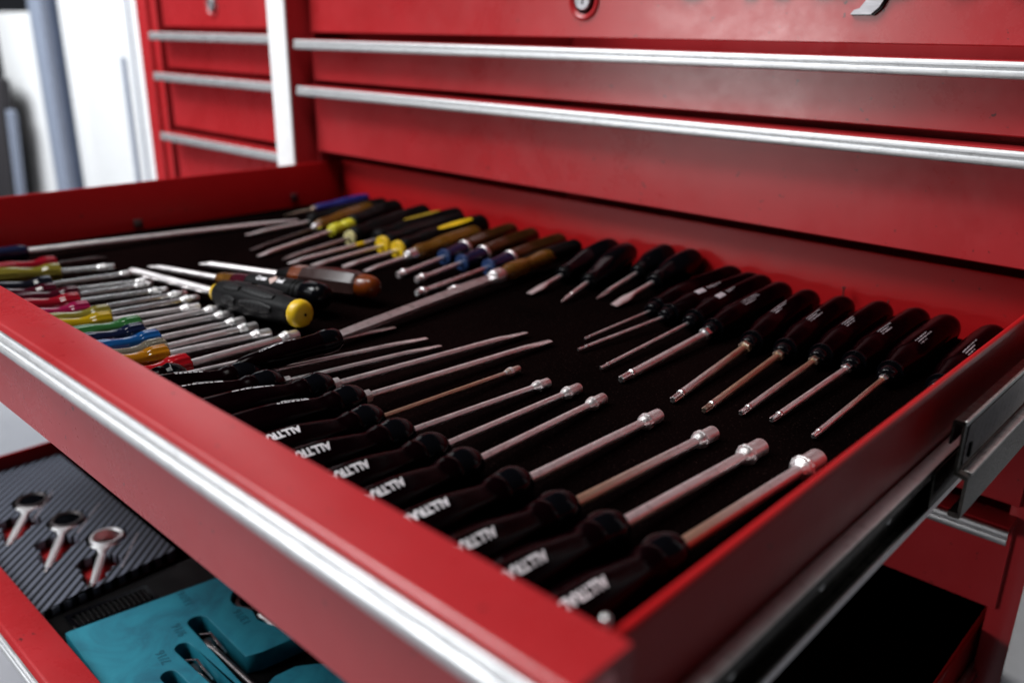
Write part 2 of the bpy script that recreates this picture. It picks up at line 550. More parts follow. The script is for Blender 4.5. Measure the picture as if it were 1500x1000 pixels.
YP = 560                                            # plane of the closed drawer fronts
cab = empty("tool_cabinet", (-470, YP, -600))
tag(cab, "wide red steel tool cabinet carcass with white edge strips behind the open drawer", "cabinet")
def cpart(o):
    o.parent = cab
    o.matrix_parent_inverse = Matrix.Translation(cab.location).inverted()
    return o
cpart(box("side_panel", -854, -822, YP - 23.5, 1010, -600, 260, RED, bev=1.0))
cpart(box("side_panel", -96, -76, YP + 3, 1010, -600, 260, RED))
cpart(box("right_post", -75.2, -42, YP - 23.5, YP + 60, -600, 260, RED))
cpart(box("post_return", -821.8, -816, YP + 4, YP + 40, -600, 260, RED))
cpart(box("back_panel", -833, -99.5, 1000, 1008, -600, 260, RED))
cpart(box("edge_strip", -854.6, -821.6, YP - 27, YP - 23.7, -600, 260, STRIP, bev=1.5))
cpart(box("edge_strip", -75.0, -42, YP - 27, YP - 23.7, -600, 260, STRIP, bev=1.5))
side = empty("side_cabinet", (-1050, YP, -600))
tag(side, "narrow red side cabinet with white drawer pulls at the left", "cabinet")
for o in (box("side_panel", -1210, -1181, YP - 2, 1010, -600, 260, RED), box("side_panel", -857.5, -855, YP + 8, 1010, -600, 260, RED),
          box("back_panel", -1181, -858, 1000, 1008, -600, 260, RED), box("post_return", -1180.8, -1164, YP + 3, YP + 30, -600, 260, RED)):
    o.parent = side
    o.matrix_parent_inverse = Matrix.Translation(side.location).inverted()

def closed_drawer(x0, x1, zt, zb, label, group, fx0=None):
    r = empty("closed_drawer", ((x0 + x1) / 2, YP, zb))
    tag(r, label, "drawer", group)
    parts = []
    fr = drawer_front(None, x0, x1, YP, zt, zb)
    for o in [fr] + [q for q in bpy.data.objects if q.name.startswith("handle_trim") and q.parent is None]:
        o.parent = r
        o.matrix_parent_inverse = Matrix.Translation(r.location).inverted()
    b = box("drawer_box", x0 + 22, x1 - 22, YP + 7, YP + 330, zb + 10, zt - 14, REDIN)
    b.parent = r
    b.matrix_parent_inverse = Matrix.Translation(r.location).inverted()
    return r

MX0, MX1 = -815, -91
top_drawer = closed_drawer(MX0, MX1 - 9, 222, 124.2, "red top drawer front carrying the lock and the chrome lettering", "closed drawers of the wide cabinet")
closed_drawer(MX0, MX1, 117.4, 76.2, "slim closed red drawer directly below the lettered top drawer", "closed drawers of the wide cabinet")
closed_drawer(MX0, MX1, 71.2, 2.2, "closed red drawer just above the open drawer of screwdrivers", "closed drawers of the wide cabinet")
closed_drawer(MX0, MX1, -79, -144, "closed red drawer right under the metal slide of the open drawer", "closed drawers of the wide cabinet")
closed_drawer(MX0, MX1, -151.5, -219, "closed dark red drawer at lower right, lowest one with its trim in view", "closed drawers of the wide cabinet")
SX0, SX1 = -1140, -858
top_side = closed_drawer(SX0, SX1, 222, 127.5, "uppermost side cabinet drawer front with a round lock", "closed drawers of the side cabinet")
closed_drawer(SX0, SX1, 121.3, 77.5, "second side cabinet drawer from the top, just below the lock", "closed drawers of the side cabinet")
closed_drawer(SX0, SX1, 72, 3, "tall side cabinet drawer front between two white pulls", "closed drawers of the side cabinet")
closed_drawer(SX0, SX1, -3.6, -80, "side cabinet drawer front partly hidden by the open drawer's left wall", "closed drawers of the side cabinet")

# locks
def lock(cx, cz, parent):
    vs, fs = [], []
    seg = 40
    r = empty("drawer_lock", (0, 0, 0))
    ring = lathe("lock_ring", [(0, 15.0), (-1.4, 14.2), (-2.0, 12.8), (-1.6, 11.6), (-0.3, 10.6), (0.0, 10.0)], RED, None, 40)
    cyl = lathe("lock_cylinder", [(0, 7.4), (-2.2, 7.4), (-3.0, 6.6), (-3.0, 5.2), (-2.4, 4.8), (-2.4, 0.05)], BADGE, None, 36)
    key = box("keyhole", -2.9, -2.2, -0.7, 0.7, -3.0, 3.0, BLACK, None, 0.2)
    bpy.data.objects.remove(r)
    for o in (ring, cyl, key):
        o.parent = parent
        # local x axis outwards = -y of the world
        o.matrix_parent_inverse = Matrix.Translation(parent.location).inverted() @ Matrix.Translation(Vector((cx, YP - 0.1, cz)) * K) @ Matrix.Rotation(math.radians(90), 4, 'Z')
lock(-450, 151.5, top_drawer)
lock(-1013, 153.5, top_side)

# chrome lettering on the top drawer (only its feet reach into the picture)
def emblem():
    r = empty("chrome_lettering", (-250, YP, 150))
    tag(r, "chrome italic lettering with dark edges on the top drawer front", "lettering")
    f = YP / 541
    place = [("S", -367, 36), ("n", -315, 40), ("a", -268, 33), ("p", -231, 34), ("-", -200, 9), ("o", -189, 31), ("n", -151, 40)]
    zb = 152.2
    for ch, x, w in place:
        for nm, mat, depth, off, ex in (("letter_edge", BLACKG, 1.2, 0.5, 1.0), ("letter", BADGE, 2.6, 0.0, 0.6)):
            me = text_mesh(ch, 56, ex, 0.36, 0.35, off)
            xs = [v.co.x for v in me.vertices]
            lo, hi = min(xs), max(xs)
            s = w * K / (hi - lo)
            zmin = min(v.co.y for v in me.vertices) if ch not in "p-" else 0
            for v in me.vertices:
                if ch == "p" and v.co.y < 0.2 * K:
                    v.co.x += (0.2 * K - v.co.y) * 0.2
                    v.co.y = max(v.co.y, -0.6 * K)
                v.co = Vector(((v.co.x - lo) * s + (x + 40) * K - 40 * K, YP * K - depth * K - v.co.z, v.co.y - zmin + zb * K))
            me.materials.clear()
            o = link_mesh(nm, me, mat, None)
            o.parent = r
            o.matrix_parent_inverse = Matrix.Translation(r.location).inverted()
    # slab foot of the descender
    poly = [(-238.4, 141.0), (-236.6, 143.4), (-233.0, 144.6), (-229.5, 149.5), (-226, 156), (-215.5, 156), (-221.5, 145.0), (-226.0, 141.0)]
    for nm, mat, y0, y1, gr in (("letter_edge", BLACKG, YP - 2.2, YP - 0.2, 0.7), ("letter", BADGE, YP - 3.6, YP - 2.0, 0.0)):
        cx = sum(p[0] for p in poly) / len(poly); cz = sum(p[1] for p in poly) / len(poly)
        q = [(x + gr * (1 if x > cx else -1) + gr * 0.8, z + gr * (1 if z > cz else -1)) for x, z in poly]
        o = prism_y(nm, q, y0, y1, mat, None, 20)
        o.parent = r
        o.matrix_parent_inverse = Matrix.Translation(r.location).inverted()
emblem()

# ---------------------------------------------------------------- the open drawer of tools
XL, XR, YB, ZR, ZFL = -808.0, -101.5, 584.0, -9.0, -55.0
def open_drawer(zoff, rim, floor, back, label, zb):
    d = empty("open_drawer", (-455, 136, zoff + floor))
    tag(d, label, "drawer", "open drawers")
    parts = [drawer_front(None, MX0, -88.5, 131, zoff, zoff + zb)]
    parts += [q for q in bpy.data.objects if q.name.startswith("handle_trim") and q.parent is None]
    z0, zr = zoff + floor, zoff + rim
    parts.append(box("floor_pan", XL, XR, 137, back, z0 - 1.5, z0, REDIN, None, 0))
    def wall(x, s):
        # sheet wall with a rolled rim; s points out of the drawer
        pr = [(x, z0), (x, zr - 0.9), (x + s * 0.3, zr - 0.25), (x + s * 1.1, zr), (x + s * 2.2, zr - 0.15), (x + s * 2.9, zr - 0.9), (x + s * 2.9, zr - 3.0),
              (x + s * 1.6, zr - 3.2), (x + s * 1.6, z0)]
        return prism_y("side_wall", pr, 137, back + 1, REDIN, None, 50)
    parts += [wall(XL, -1), wall(XR, 1)]
    zt = zr + 0.5
    parts.append(prism_x("back_wall", [(back, z0), (back, zt - 0.8), (back + 0.6, zt), (back + 2.6, zt), (back + 3, zt - 0.6), (back + 3, z0)], XL + 0.1, XR - 0.1, REDIN, None, 50))
    # drawer member of the slide on both sides
    for s, x in ((1, XR + 1.8), (-1, XL - 1.8)):
        zc = z0 - 1.0
        pr = [(x, zc - 11), (x, zc + 11.5), (x + s * 6.2, zc + 11.5), (x + s * 7.0, zc + 10.8), (x + s * 7.0, zc + 8.0), (x + s * 6.0, zc + 8.0), (x + s * 5.6, zc + 9.6),
              (x + s * 1.6, zc + 9.6), (x + s * 1.6, zc - 9.4), (x + s * 5.6, zc - 9.4), (x + s * 6.0, zc - 8.2), (x + s * 7.0, zc - 8.2), (x + s * 7.0, zc - 10.4), (x + s * 6.2, zc - 11)]
        parts.append(prism_y("slide_rail", pr, 141, back - 4, ZINCD, None, 30))
        xl, xh = min(x + s * 0.5, x + s * 6.8), max(x + s * 0.5, x + s * 6.8)
        parts.append(box("rail_edge", xl, xh, 141.2, back - 5, zc + 11.55, zc + 12.1, CHROME, None, 0.15))  # brighter steel strip: the lit flange is put into the colour
        xl, xh = min(x + s * 5.9, x + s * 7.4), max(x + s * 5.9, x + s * 7.4)
        parts.append(box("rail_edge", xl, xh, 141.2, back - 5, zc - 11.6, zc - 8.1, CHROME, None, 0.15))  # lower flange brightened by colour in the same way
        parts.append(box("slide_web", min(x + s * 1.7, x + s * 2.3), max(x + s * 1.7, x + s * 2.3), 143, back - 8, zc - 9, zc + 9.2, ZINCD, None, 0.1))
        if zoff == 0 and s == 1:
            for y in (150, 205, 268, 330):
                rv = lathe("rivet", [(0, 1.9), (0.6, 1.8), (1.1, 1.2), (1.25, 0.1)], ZINC, None, 14)
                rv.location = Vector((x + s * 2.3, y, zc)) * K
                parts.append(rv)
    for o in parts:
        o.parent = d
        o.matrix_parent_inverse = Matrix.Translation(d.location).inverted()
    return d
drawer = open_drawer(0, ZR, ZFL, YB, "open red drawer full of screwdrivers and nut drivers, pulled far out", -71)
# two clips folded in from the left wall
for y, z in ((349, -47), (521, -43)):
    c = box("wall_clip", XL + 0.2, XL + 3.2, y - 4, y + 4, z - 4, z + 4, DARKST, None, 0.8)
    c.parent = drawer
    c.matrix_parent_inverse = Matrix.Translation(drawer.location).inverted()
# steel lug in the front right corner
c = box("corner_lug", -104.2, -102.0, 145, 147.2, -13, -5.6, CHROME2, None, 0.7)
c.parent = drawer
c.matrix_parent_inverse = Matrix.Translation(drawer.location).inverted()

liner = box("drawer_liner", XL + 0.6, XR - 0.6, 137.6, YB - 0.6, ZFL + 0.05, ZFL + 1.5, LINER, None, 0.3)
tag(liner, "dark foam liner covering the floor of the open screwdriver drawer", "liner")

# cabinet member of the right slide, standing out of the carcass
sl = empty("cabinet_slide", (-86, 560, -66))
tag(sl, "dark steel slide rail standing out of the cabinet beside the open drawer", "slide rail")
xa = -91.2
pr = [(xa, -34), (xa, -23.6), (xa + 0.6, -22.8), (xa + 4.6, -22.8), (xa + 5.2, -23.6), (xa + 5.2, -45.5), (xa + 9.6, -46.6), (xa + 10.2, -47.4), (xa + 10.2, -66.2),
      (xa + 9.5, -67), (xa + 5.5, -67), (xa + 5.0, -66.4), (xa + 5.0, -64.6), (xa + 8.8, -64.2), (xa + 8.8, -48.6), (xa + 4.0, -47.2), (xa + 4.0, -24.4), (xa + 1.0, -24.4), (xa + 1.0, -34)]
o1 = prism_y("outer_rail", pr, 372, 900, ZINCD, None, 25)
o2 = box("upper_lip", xa + 4.4, xa + 5.9, 372.5, 900, -24.4, -22.4, ZINC, None, 0.3)
o3 = box("lower_lip", xa + 5.4, xa + 10.6, 376, 900, -47.0, -45.7, ZINC, None, 0.3)
o4 = box("rail_face", xa + 5.25, xa + 5.75, 377, 900, -44.5, -25.5, DARKST, None, 0.1)
o5 = box("end_stop", xa + 5.8, xa + 6.8, 381, 384, -41.5, -35, BLACK, None, 0.3)
o6 = box("middle_rail", -93.4, -92.2, 366, 560, -64, -46, ZINCD, None, 0.2)
for o in (o1, o2, o3, o4, o5, o6):
    o.parent = sl
    o.matrix_parent_inverse = Matrix.Translation(sl.location).inverted()

# ================================================================ tools
ZT = ZFL + 1.5                 # top of the liner

def lobes(n, amt, x_from=-1e9, x_to=1e9, ph=0.0):
    def f(x, a):
        if x_from <= x <= x_to:
            e = min(1.0, (x - x_from) / 4.0, (x_to - x) / 4.0)
            return 1 - amt * max(0, e) * (0.5 - 0.5 * math.cos(n * a + ph))
        return 1.0
    return f

def nut_socket(root, L, r, rs, ls, mat=CHROME):
    lathe("shaft", [(-6, r), (L - ls - 2.5, r)], mat, root, 20)
    s = lathe("socket", [(L - ls - 3.0, r * 0.98), (L - ls - 2.2, r * 1.25), (L - ls - 0.6, rs * 1.06), (L - ls + 1.3, rs * 1.14), (L - ls + 2.4, rs * 1.10), (L - ls + 2.9, rs * 0.98),
                         (L - ls + 3.3, rs), (L - 0.5, rs), (L, rs * 0.92), (L, rs * 0.72), (L - ls * 0.5, rs * 0.70), (L - ls * 0.5, 0.05)], mat, root, 26, None, 26)
    lathe("collar", [(L - ls - 3.4, r * 1.03), (L - ls - 2.6, r * 1.2), (L - ls + 1.2, rs * 1.22), (L - ls + 2.6, rs * 1.22), (L - ls + 3.0, rs * 1.02)], COLLAR, root, 12, None, 12)
    return s

def slotted(root, L, r, mat=CHROME, wide=1.35, tl=22):
    n = 20
    rings = []
    def ring(x, hy, hz):
        return [(x, hy * math.sin(2 * math.pi * k / n), hz * math.cos(2 * math.pi * k / n)) for k in range(n)]
    for x, hy, hz in ((-6, r, r), (L - tl, r, r), (L - tl * 0.8, r * 1.02, r * 0.95), (L - tl * 0.55, r * wide, r * 0.62), (L - tl * 0.42, r * wide, r * 0.5), (L - tl * 0.2, r * wide * 0.86, r * 0.3), (L, r * wide * 0.78, r * 0.16)):
        rings.append(ring(x, hy, hz))
    lathe("shaft", [(-6, r), (L - tl, r)], mat, root, 20)
    loft("blade", rings[1:], mat, root, 30)

def phillips(root, L, r, mat=CHROME, tl=12):
    lathe("shaft", [(-6, r), (L - tl, r)], mat, root, 20)
    lathe("cross_tip", [(L - tl, r), (L - tl + 1, r), (L - tl * 0.55, r * 0.9), (L - tl * 0.2, r * 0.45), (L, r * 0.22)], mat, root, 24,
          lambda x, a: 1 - (0.42 if x > L - tl + 0.9 else 0) * (0.5 - 0.5 * math.cos(4 * a)), 25)

def star_bit(root, L, r, bl, mat=CHROME, tip=CHROME):
    lathe("shaft", [(-6, r), (L - bl - 2.0, r)], mat, root, 20)
    lathe("collar", [(L - bl - 2.05, r), (L - bl - 1.3, r * 1.12), (L - bl + 0.1, r * 1.12), (L - bl + 0.7, r * 0.9)], CHROME2, root, 20, None, 25)
    lathe("star_tip", [(L - bl + 0.5, r * 0.92), (L - 0.8, r * 0.92), (L, r * 0.74)], tip, root, 36, lambda x, a: 1 - 0.20 * (0.5 - 0.5 * math.cos(6 * a)), 20)

def handle_acetate(root, R, L, nose=17, text=None, seed=1, body=MAROON, nosemat=BLACKG, lob=0.07):
    """bulbous black nose, narrow waist, swelling lobed body"""
    pn = smooth_prof([(0, R * 0.30), (-0.5, R * 0.42), (-3, R * 0.66), (-8, R * 0.86), (-nose * 0.75, R * 0.84), (-nose, R * 0.72)], 4)
    lathe("nose", pn, nosemat, root, 30, lobes(6, 0.05, -nose, -2))
    pb = smooth_prof([(-nose + 0.6, R * 0.735), (-nose - 2, R * 0.76), (-nose - 8, R * 0.66), (-nose - 18, R * 0.80), (-nose - 32, R * 0.97), (-nose - 46, R), (-L + 14, R * 0.97), (-L + 5, R * 0.86), (-L + 1, R * 0.62), (-L, R * 0.35)], 5)
    sh = lobes(6, lob, -L + 6, -nose - 4)
    lathe("handle", pb, body, root, 36, sh)
    return pb, sh

def cap_ring(root, x, R, w, mat, name="flange"):
    return lathe(name, [(x, R * 0.5), (x + 0.0, R * 0.96), (x - 0.4, R), (x - w + 0.4, R), (x - w, R * 0.94), (x - w, R * 0.4)], mat, root, 28)

_roll = random.Random(21)
def tool_root(name, N, T, label, cat, group, roll=None):
    if roll is None:
        roll = _roll.uniform(-0.16, 0.16) + (_roll.choice((0, 0, 0.5, -0.5)) if name in ("old_screwdriver", "small_nut_driver", "stubby_driver") else 0)
    r = empty(name)
    tag(r, label, cat, group)
    aim(r, N, T, roll)
    return r, (Vector(T) - Vector(N)).length

ordw = ["first", "second", "third", "fourth", "fifth", "sixth", "seventh", "eighth", "ninth", "tenth", "eleventh", "twelfth", "thirteenth", "fourteenth", "fifteenth", "sixteenth"]

# ---- front right: eight nut drivers with white lettering on dark handles
ND = [  # nose, tip, shaft r, socket r, socket length, tarnish
    ((-302.7, 234.8, -46.1), (-307.0, 336.4, -50.5), 1.15, 1.95, 9, BRASSY),
    ((-281.2, 235.1, -46.2), (-282.1, 332.9, -50.5), 1.45, 2.45, 10, CHROME),
    ((-259.3, 235.9, -46.1), (-265.5, 338.8, -50.5), 1.45, 2.65, 12, CHROME),
    ((-238.7, 236.1, -46.1), (-247.7, 337.1, -50.5), 1.65, 2.75, 12, CHROME),
    ((-211.8, 238.0, -46.1), (-215.1, 339.6, -50.5), 2.0, 3.2, 13, CHROME),
    ((-185.8, 236.5, -46.1), (-185.0, 341.0, -50.5), 2.1, 3.4, 13, BRASSY),
    ((-163.2, 237.7, -46.0), (-161.6, 343.9, -50.5), 2.3, 3.8, 15, CHROME),
    ((-139.1, 240.0, -46.0), (-137.6, 350.6, -50.5), 2.55, 4.5, 16, BRASSY)]
ndl = ["thinnest nut driver with brassy shaft and tiny socket, white lettered dark handle",
       "slim nut driver, second from the thinnest in the white lettered row",
       "third nut driver of the white lettered row, counted from the thin end",
       "fourth nut driver of the white lettered row, counted from the thin end",
       "fifth nut driver in the white lettered row, stout pinkish shaft",
       "third nut driver from the right wall, shaft tarnished brown near the handle",
       "second nut driver from the right wall, wide socket on pinkish shaft",
       "thickest nut driver with brown shaft, right against the drawer's right wall"]
for i, (N, T, r, rs, ls, mt) in enumerate(ND):
    root, L = tool_root("nut_driver", N, T, ndl[i], "nut driver", "white lettered nut drivers")
    r *= 1.15; rs *= 1.1
    nut_socket(root, L, r, rs, ls, CHROME if mt is CHROME else (BRASSL if i == 0 else BRASSG))
    pb, sh = handle_acetate(root, 10.4, 97, 17, seed=i)
    wrapped_text("lettering", "ALLTRADE", 5.4, pb, -47.5, -0.35, WHITEP, root, 0.14, 1, 1.0, sh)

# ---- front middle: four slotted screwdrivers with the same dark handles
SD = [((-391.6, 225.8, -46.0), (-382.2, 334.0, -50.5), 1.5, "dark handled screwdriver with narrow slotted tip, left of four beside the file"),
      ((-372.6, 226.1, -46.0), (-366.3, 330.9, -50.5), 1.55, "dark handled slotted screwdriver, second of the four beside the file"),
      ((-350.6, 241.3, -45.6), (-346.5, 385.4, -50.5), 1.9, "long slotted screwdriver with hex collar, left one of the two longest"),
      ((-326.7, 242.7, -45.6), (-325.5, 384.8, -50.5), 1.9, "long slotted screwdriver with hex collar, next to the thinnest nut driver")]
for i, (N, T, r, lab) in enumerate(SD):
    root, L = tool_root("slotted_screwdriver", N, T, lab, "screwdriver", "dark handled slotted screwdrivers")
    slotted(root, L, r, CHROME, 1.5, 28)
    lathe("hex_collar", [(-1, r * 1.9), (3.6, r * 1.9), (4.4, r * 1.5)], CHROME, root, 6, None, 10)
    pb, sh = handle_acetate(root, 10.4, 97 - (10 if i < 2 else 0), 17, seed=20 + i)
    micro_print("small_print", pb, -32, -55, -0.15, 2, WHITEP, root, 40 + i, 0.12, sh, 1.5)

# Fa: screwdriver whose shaft passes under the loose handle
root, L = tool_root("slotted_screwdriver", (-417.5, 195.5, -45.6), (-412.2, 333.4, -50.5), "screwdriver whose thin shaft runs under the loose dark handle", "screwdriver", "dark handled slotted screwdrivers")
slotted(root, L, 1.5, CHROME, 1.3, 22)
handle_acetate(root, 9.6, 57, 12)
# F0: dark stubby screwdriver lying on top of it
root, L = tool_root("stubby_screwdriver", (-394.5, 212.5, -40.0), (-400.0, 178.5, -42.5), "dark handled screwdriver lying loose across thin shafts below the file's tip", "screwdriver", None)
pb = smooth_prof([(0, 2.6), (-3, 4.0), (-10, 5.2), (-24, 6.8), (-38, 6.4), (-50, 6.6), (-56, 6.2), (-59, 4.5), (-60, 2.0)], 5)
sh0 = lobes(6, 0.06, -50, -10)
lathe("handle", pb, MAROON, root, 32, sh0)
lathe("end_cap", [(-48, 6.75), (-52, 6.95), (-57, 6.6), (-60, 4.8), (-60.8, 2.0)], BLACKG, root, 30)
micro_print("small_print", pb, -12, -38, -0.25, 2, WHITEP, root, 77, 0.12, sh0, 1.4)
slotted(root, L, 1.3, CHROME, 1.3, 12)

# ---- right rear: star bit drivers, handles at the back wall
SB = [((-311.6, 470.2, -47.3), (-314.0, 404.0, -51.0), 0.85, 5, "thinnest star bit driver, leftmost of the row with handles at the back", False),
      ((-297.4, 464.5, -47.0), (-304.2, 385.9, -51.0), 1.05, 6.5, "second thin star bit driver, with a pale sticker on its dark handle", False),
      ((-278.2, 464.7, -46.7), (-275.9, 371.3, -51.0), 1.15, 6.5, "slim star bit driver left of the thick bit with hex collar", False),
      ((-259.5, 457.1, -46.8), (-257.4, 365.1, -51.0), 2.4, 10, "thickest star bit driver with silver hex collar", True),
      ((-230.1, 453.2, -46.8), (-221.4, 361.5, -51.0), 2.25, 9, "stout star bit driver just right of the thickest one, brassy hex collar", True),
      ((-209.2, 454.5, -46.7), (-202.8, 361.8, -51.0), 1.95, 8, "star bit driver with browned shaft, fourth from the right wall", True),
      ((-190.5, 461.0, -46.8), (-187.8, 372.1, -51.0), 1.75, 7.5, "star bit driver with reddish shaft, third from the right wall", True),
      ((-172.0, 463.0, -46.8), (-172.8, 375.5, -51.0), 1.75, 7.5, "star bit driver second from the right wall among visible shafts", True),
      ((-151.1, 462.2, -46.8), (-149.7, 372.5, -51.0), 1.5, 6, "star bit driver with the shaft nearest the drawer's right wall", True),
      ((-124.5, 461.0, -46.8), (-123.5, 372.0, -51.0), 1.5, 6, "dark driver handle tucked behind the right wall, its shaft hidden", True)]
for i, (N, T, r, bl, lab, hexc) in enumerate(SB):
    root, L = tool_root("star_bit_driver", N, T, lab, "screwdriver", "star bit drivers with handles at the back wall")
    mt = BRASSY if i in (5,) else CHROME
    star_bit(root, L, r, bl, BRASSL if i == 5 else BRASSG if i in (4, 6, 8) else CHROME, CHROME2 if i != 5 else BRASSY)
    if hexc:
        lathe("hex_collar", [(-2, r * 1.75), (3.2, r * 1.75), (4.2, r * 1.4)], BRASSY if i in (4, 5, 6) else CHROME2, root, 6, None, 10)
    R = 10.3
    nose = 9
    pn = smooth_prof([(0, R * 0.30), (-1, R * 0.46), (-5, R * 0.55), (-nose, R * 0.5)], 4)
    lathe("nose", pn, BLACKG, root, 28)
    pb = smooth_prof([(-nose + 0.5, R * 0.5), (-nose - 2, R * 0.62), (-nose - 6, R * 0.70), (-22, R * 0.82), (-34, R * 0.98), (-52, R * 1.02), (-72, R * 1.0), (-92, R * 0.96), (-102, R * 0.82), (-107, R * 0.55), (-108.5, R * 0.25)], 5)
    sh = lobes(6, 0.06, -96, -30)
    lathe("handle", pb, MAROON, root, 36, sh)
    cap_ring(root, -nose + 1.5, R * 0.72, 2.4, BLACKG, "nose_ring")
    if i in (1, 2):
        # pale sticker
        vs, fs = [], []
        for xx in range(5):
            for k in range(5):
                x = -33 - xx * 2.2; a = 0.30 - k * 0.10
                rr = rad_at(pb, x) * sh(x, a) + 0.14
                vs.append((x, rr * math.sin(a), rr * math.cos(a)))
        for xx in range(4):
            for k in range(4):
                j = xx * 5 + k
                fs.append((j, j + 1, j + 6, j + 5))
        mesh("sticker", vs, fs, GREYP, root)
        micro_print("small_print", pb, -45, -62, 0.0, 2, GREYP, root, 90 + i, 0.12, sh)
    elif i > 2:
        micro_print("small_print", pb, -38, -66, -0.05, 3, GREYP, root, 90 + i, 0.12, sh, 1.6)

# ---- middle rear: four short black stubby drivers
ST = [((-409.0, 494.1, -46.5), (-404.2, 452.4, -51.0), 1.7, 's', "black stubby driver with flat blade, leftmost of four by the back wall"),
      ((-383.4, 493.7, -46.5), (-374.7, 453.7, -51.0), 1.6, 'p', "black stubby driver with coppery cross tip by the back wall"),
      ((-366.7, 531.9, -43.5), (-362.2, 478.0, -51.0), 1.7, 'p', "black stubby driver with steel cross tip, third of four by the back wall"),
      ((-345.0, 522.2, -44.5), (-343.8, 474.0, -51.0), 1.9, 's', "black stubby driver with flat blade beside the thinnest star bit driver")]
for i, (N, T, r, kind, lab) in enumerate(ST):
    root, L = tool_root("stubby_driver", N, T, lab, "screwdriver", "black stubby drivers by the back wall")
    if kind == 's':
        slotted(root, L, r, CHROME, 1.9, 30)
    else:
        phillips(root, L, r, CHROME, 16)
    R = (11, 10.5, 10.5, 11.2)[i]
    hl = min(78, (YB - 1.5) - N[1])
    pb = smooth_prof([(0, R * 0.35), (-1, R * 0.5), (-6, R * 0.62), (-hl * 0.25, R * 0.75), (-hl * 0.5, R), (-hl * 0.82, R * 0.98), (-hl + 2, R * 0.7), (-hl, R * 0.3)], 5)
    lathe("handle", pb, BLACKG, root, 32, lobes(6, 0.07, -hl + 6, -8))
    cap_ring(root, -1.5, R * 0.62, 2.2, BLACK, "nose_ring")

# ---- left rear: old mixed screwdrivers, handles towards the back wall
def handle_plain(root, R, L, mat, start=0.0, lob=0.08, n=6):
    pb = smooth_prof([(start, R * 0.5), (start - 1.5, R * 0.72), (start - 8, R * 0.86), (start - 20, R * 0.84), (start - 36, R), (-L + 10, R), (-L + 2, R * 0.8), (-L, R * 0.4)], 5)
    lathe("handle", pb, mat, root, 36, lobes(n, lob, -L + 4, start - 6))
    return pb

def lrow(N, T, lab):
    return tool_root("old_screwdriver", N, T, lab, "screwdriver", "mixed old screwdrivers at the back left")

G_ = None
r_, L = lrow((-757.0, 512.0, -47.5), (-764.0, 480.0, -51.0), "blue handled screwdriver in the far rear left corner")
slotted(r_, L, 1.4, BRASSY, 1.2, 14)
handle_plain(r_, 5.2, 62, plastic("bright_blue_plastic", (0.008, 0.012, 0.13), 0.4))
lathe("ferrule", [(-4, 3.2), (2.5, 3.2), (3.2, 2.4)], BRASSY, r_, 20)
r_, L = lrow((-706.6, 470.1, -47.2), (-712.3, 405.6, -51.0), "dark handled screwdriver next to the blue handled one in the rear left corner")
slotted(r_, L, 1.7, CHROME, 1.3, 20)
handle_plain(r_, 9.5, 90, BLACK)
r_, L = lrow((-677.6, 457.8, -46.8), (-658.3, 378.1, -51.0), "amber handled screwdriver with silver ferrule, dark thin shaft, at the rear left")
slotted(r_, L, 1.4, DARKST, 1.3, 20)
lathe("ferrule", [(-5, 4.6), (-1, 4.6), (1.8, 4.0), (2.8, 2.6)], CHROME2, r_, 22)
handle_plain(r_, 8.2, 84, AMBER, -3)
r_, L = lrow((-655.1, 459.3, -46.6), (-635.2, 371.2, -51.0), "black screwdriver with two lime yellow rings at its nose")
slotted(r_, L, 1.9, CHROME, 1.25, 18)
lathe("nose", smooth_prof([(0, 3.4), (-1.5, 5.8), (-11, 6.2), (-13, 4.8), (-16, 4.8), (-18, 6.0), (-27, 6.2), (-29, 5.2)], 4), LIME, r_, 26)
handle_plain(r_, 11, 100, BLACK, -28)
r_, L = lrow((-622.2, 455.5, -46.9), (-611.5, 379.5, -51.0), "black screwdriver with a pale cream disc at its nose")
phillips(r_, L, 1.9, DULL, 10)
cap_ring(r_, 1, 6.6, 3.4, CREAM, "disc")
handle_plain(r_, 11, 104, BLACK, -2.6)
r_, L = lrow((-599.3, 466.4, -46.6), (-597.0, 375.3, -51.0), "black screwdriver with a dull yellow stripe along its handle, no disc")
slotted(r_, L, 1.8, CHROME, 1.2, 16)
pbx = handle_plain(r_, 11.5, 104, BLACK)
lathe("shaft_band", [(14, 2.0), (22, 2.0)], YELLOW, r_, 18)
def stripe(root, pb, x0, x1, a, w, mat):
    vs, fs = [], []
    n = 12
    for i in range(n + 1):
        x = x0 + (x1 - x0) * i / n
        ww = w * math.sin(math.pi * min(1, max(0, (i + 0.7) / (n + 1.4)))) ** 0.4
        for s in (-1, -0.5, 0, 0.5, 1):
            r = rad_at(pb, x) * 0.98 + 0.9
            ag = a + s * ww / r
            vs.append((x, r * math.sin(ag), r * math.cos(ag)))
    for i in range(n):
        for k in range(4):
            j = i * 5 + k
            fs.append((j, j + 1, j + 6, j + 5))
    return mesh("stripe", vs, fs, mat, root)
stripe(r_, pbx, -34, -78, -0.05, 2.6, plastic("dull_yellow", (0.30, 0.20, 0.01), 0.5))
r_, L = lrow((-580.1, 458.6, -47.0), (-577.0, 383.8, -51.0), "black screwdriver with a yellow disc, left one of the pair with discs")
slotted(r_, L, 1.7, CHROME, 1.2, 16)
cap_ring(r_, 1, 8.3, 4.0, YELLOW, "disc")
handle_plain(r_, 10.6, 100, BLACK, -3)
r_, L = lrow((-559.5, 458.1, -47.4), (-558.1, 400.5, -51.0), "black screwdriver with a yellow disc and bright yellow stripe on its handle")
slotted(r_, L, 1.8, CHROME, 1.2, 16)
cap_ring(r_, 1, 8.3, 4.0, YELLOW, "disc")
pbx = handle_plain(r_, 10.8, 106, BLACK, -3)
stripe(r_, pbx, -44, -86, -0.05, 2.5, YELLOW)
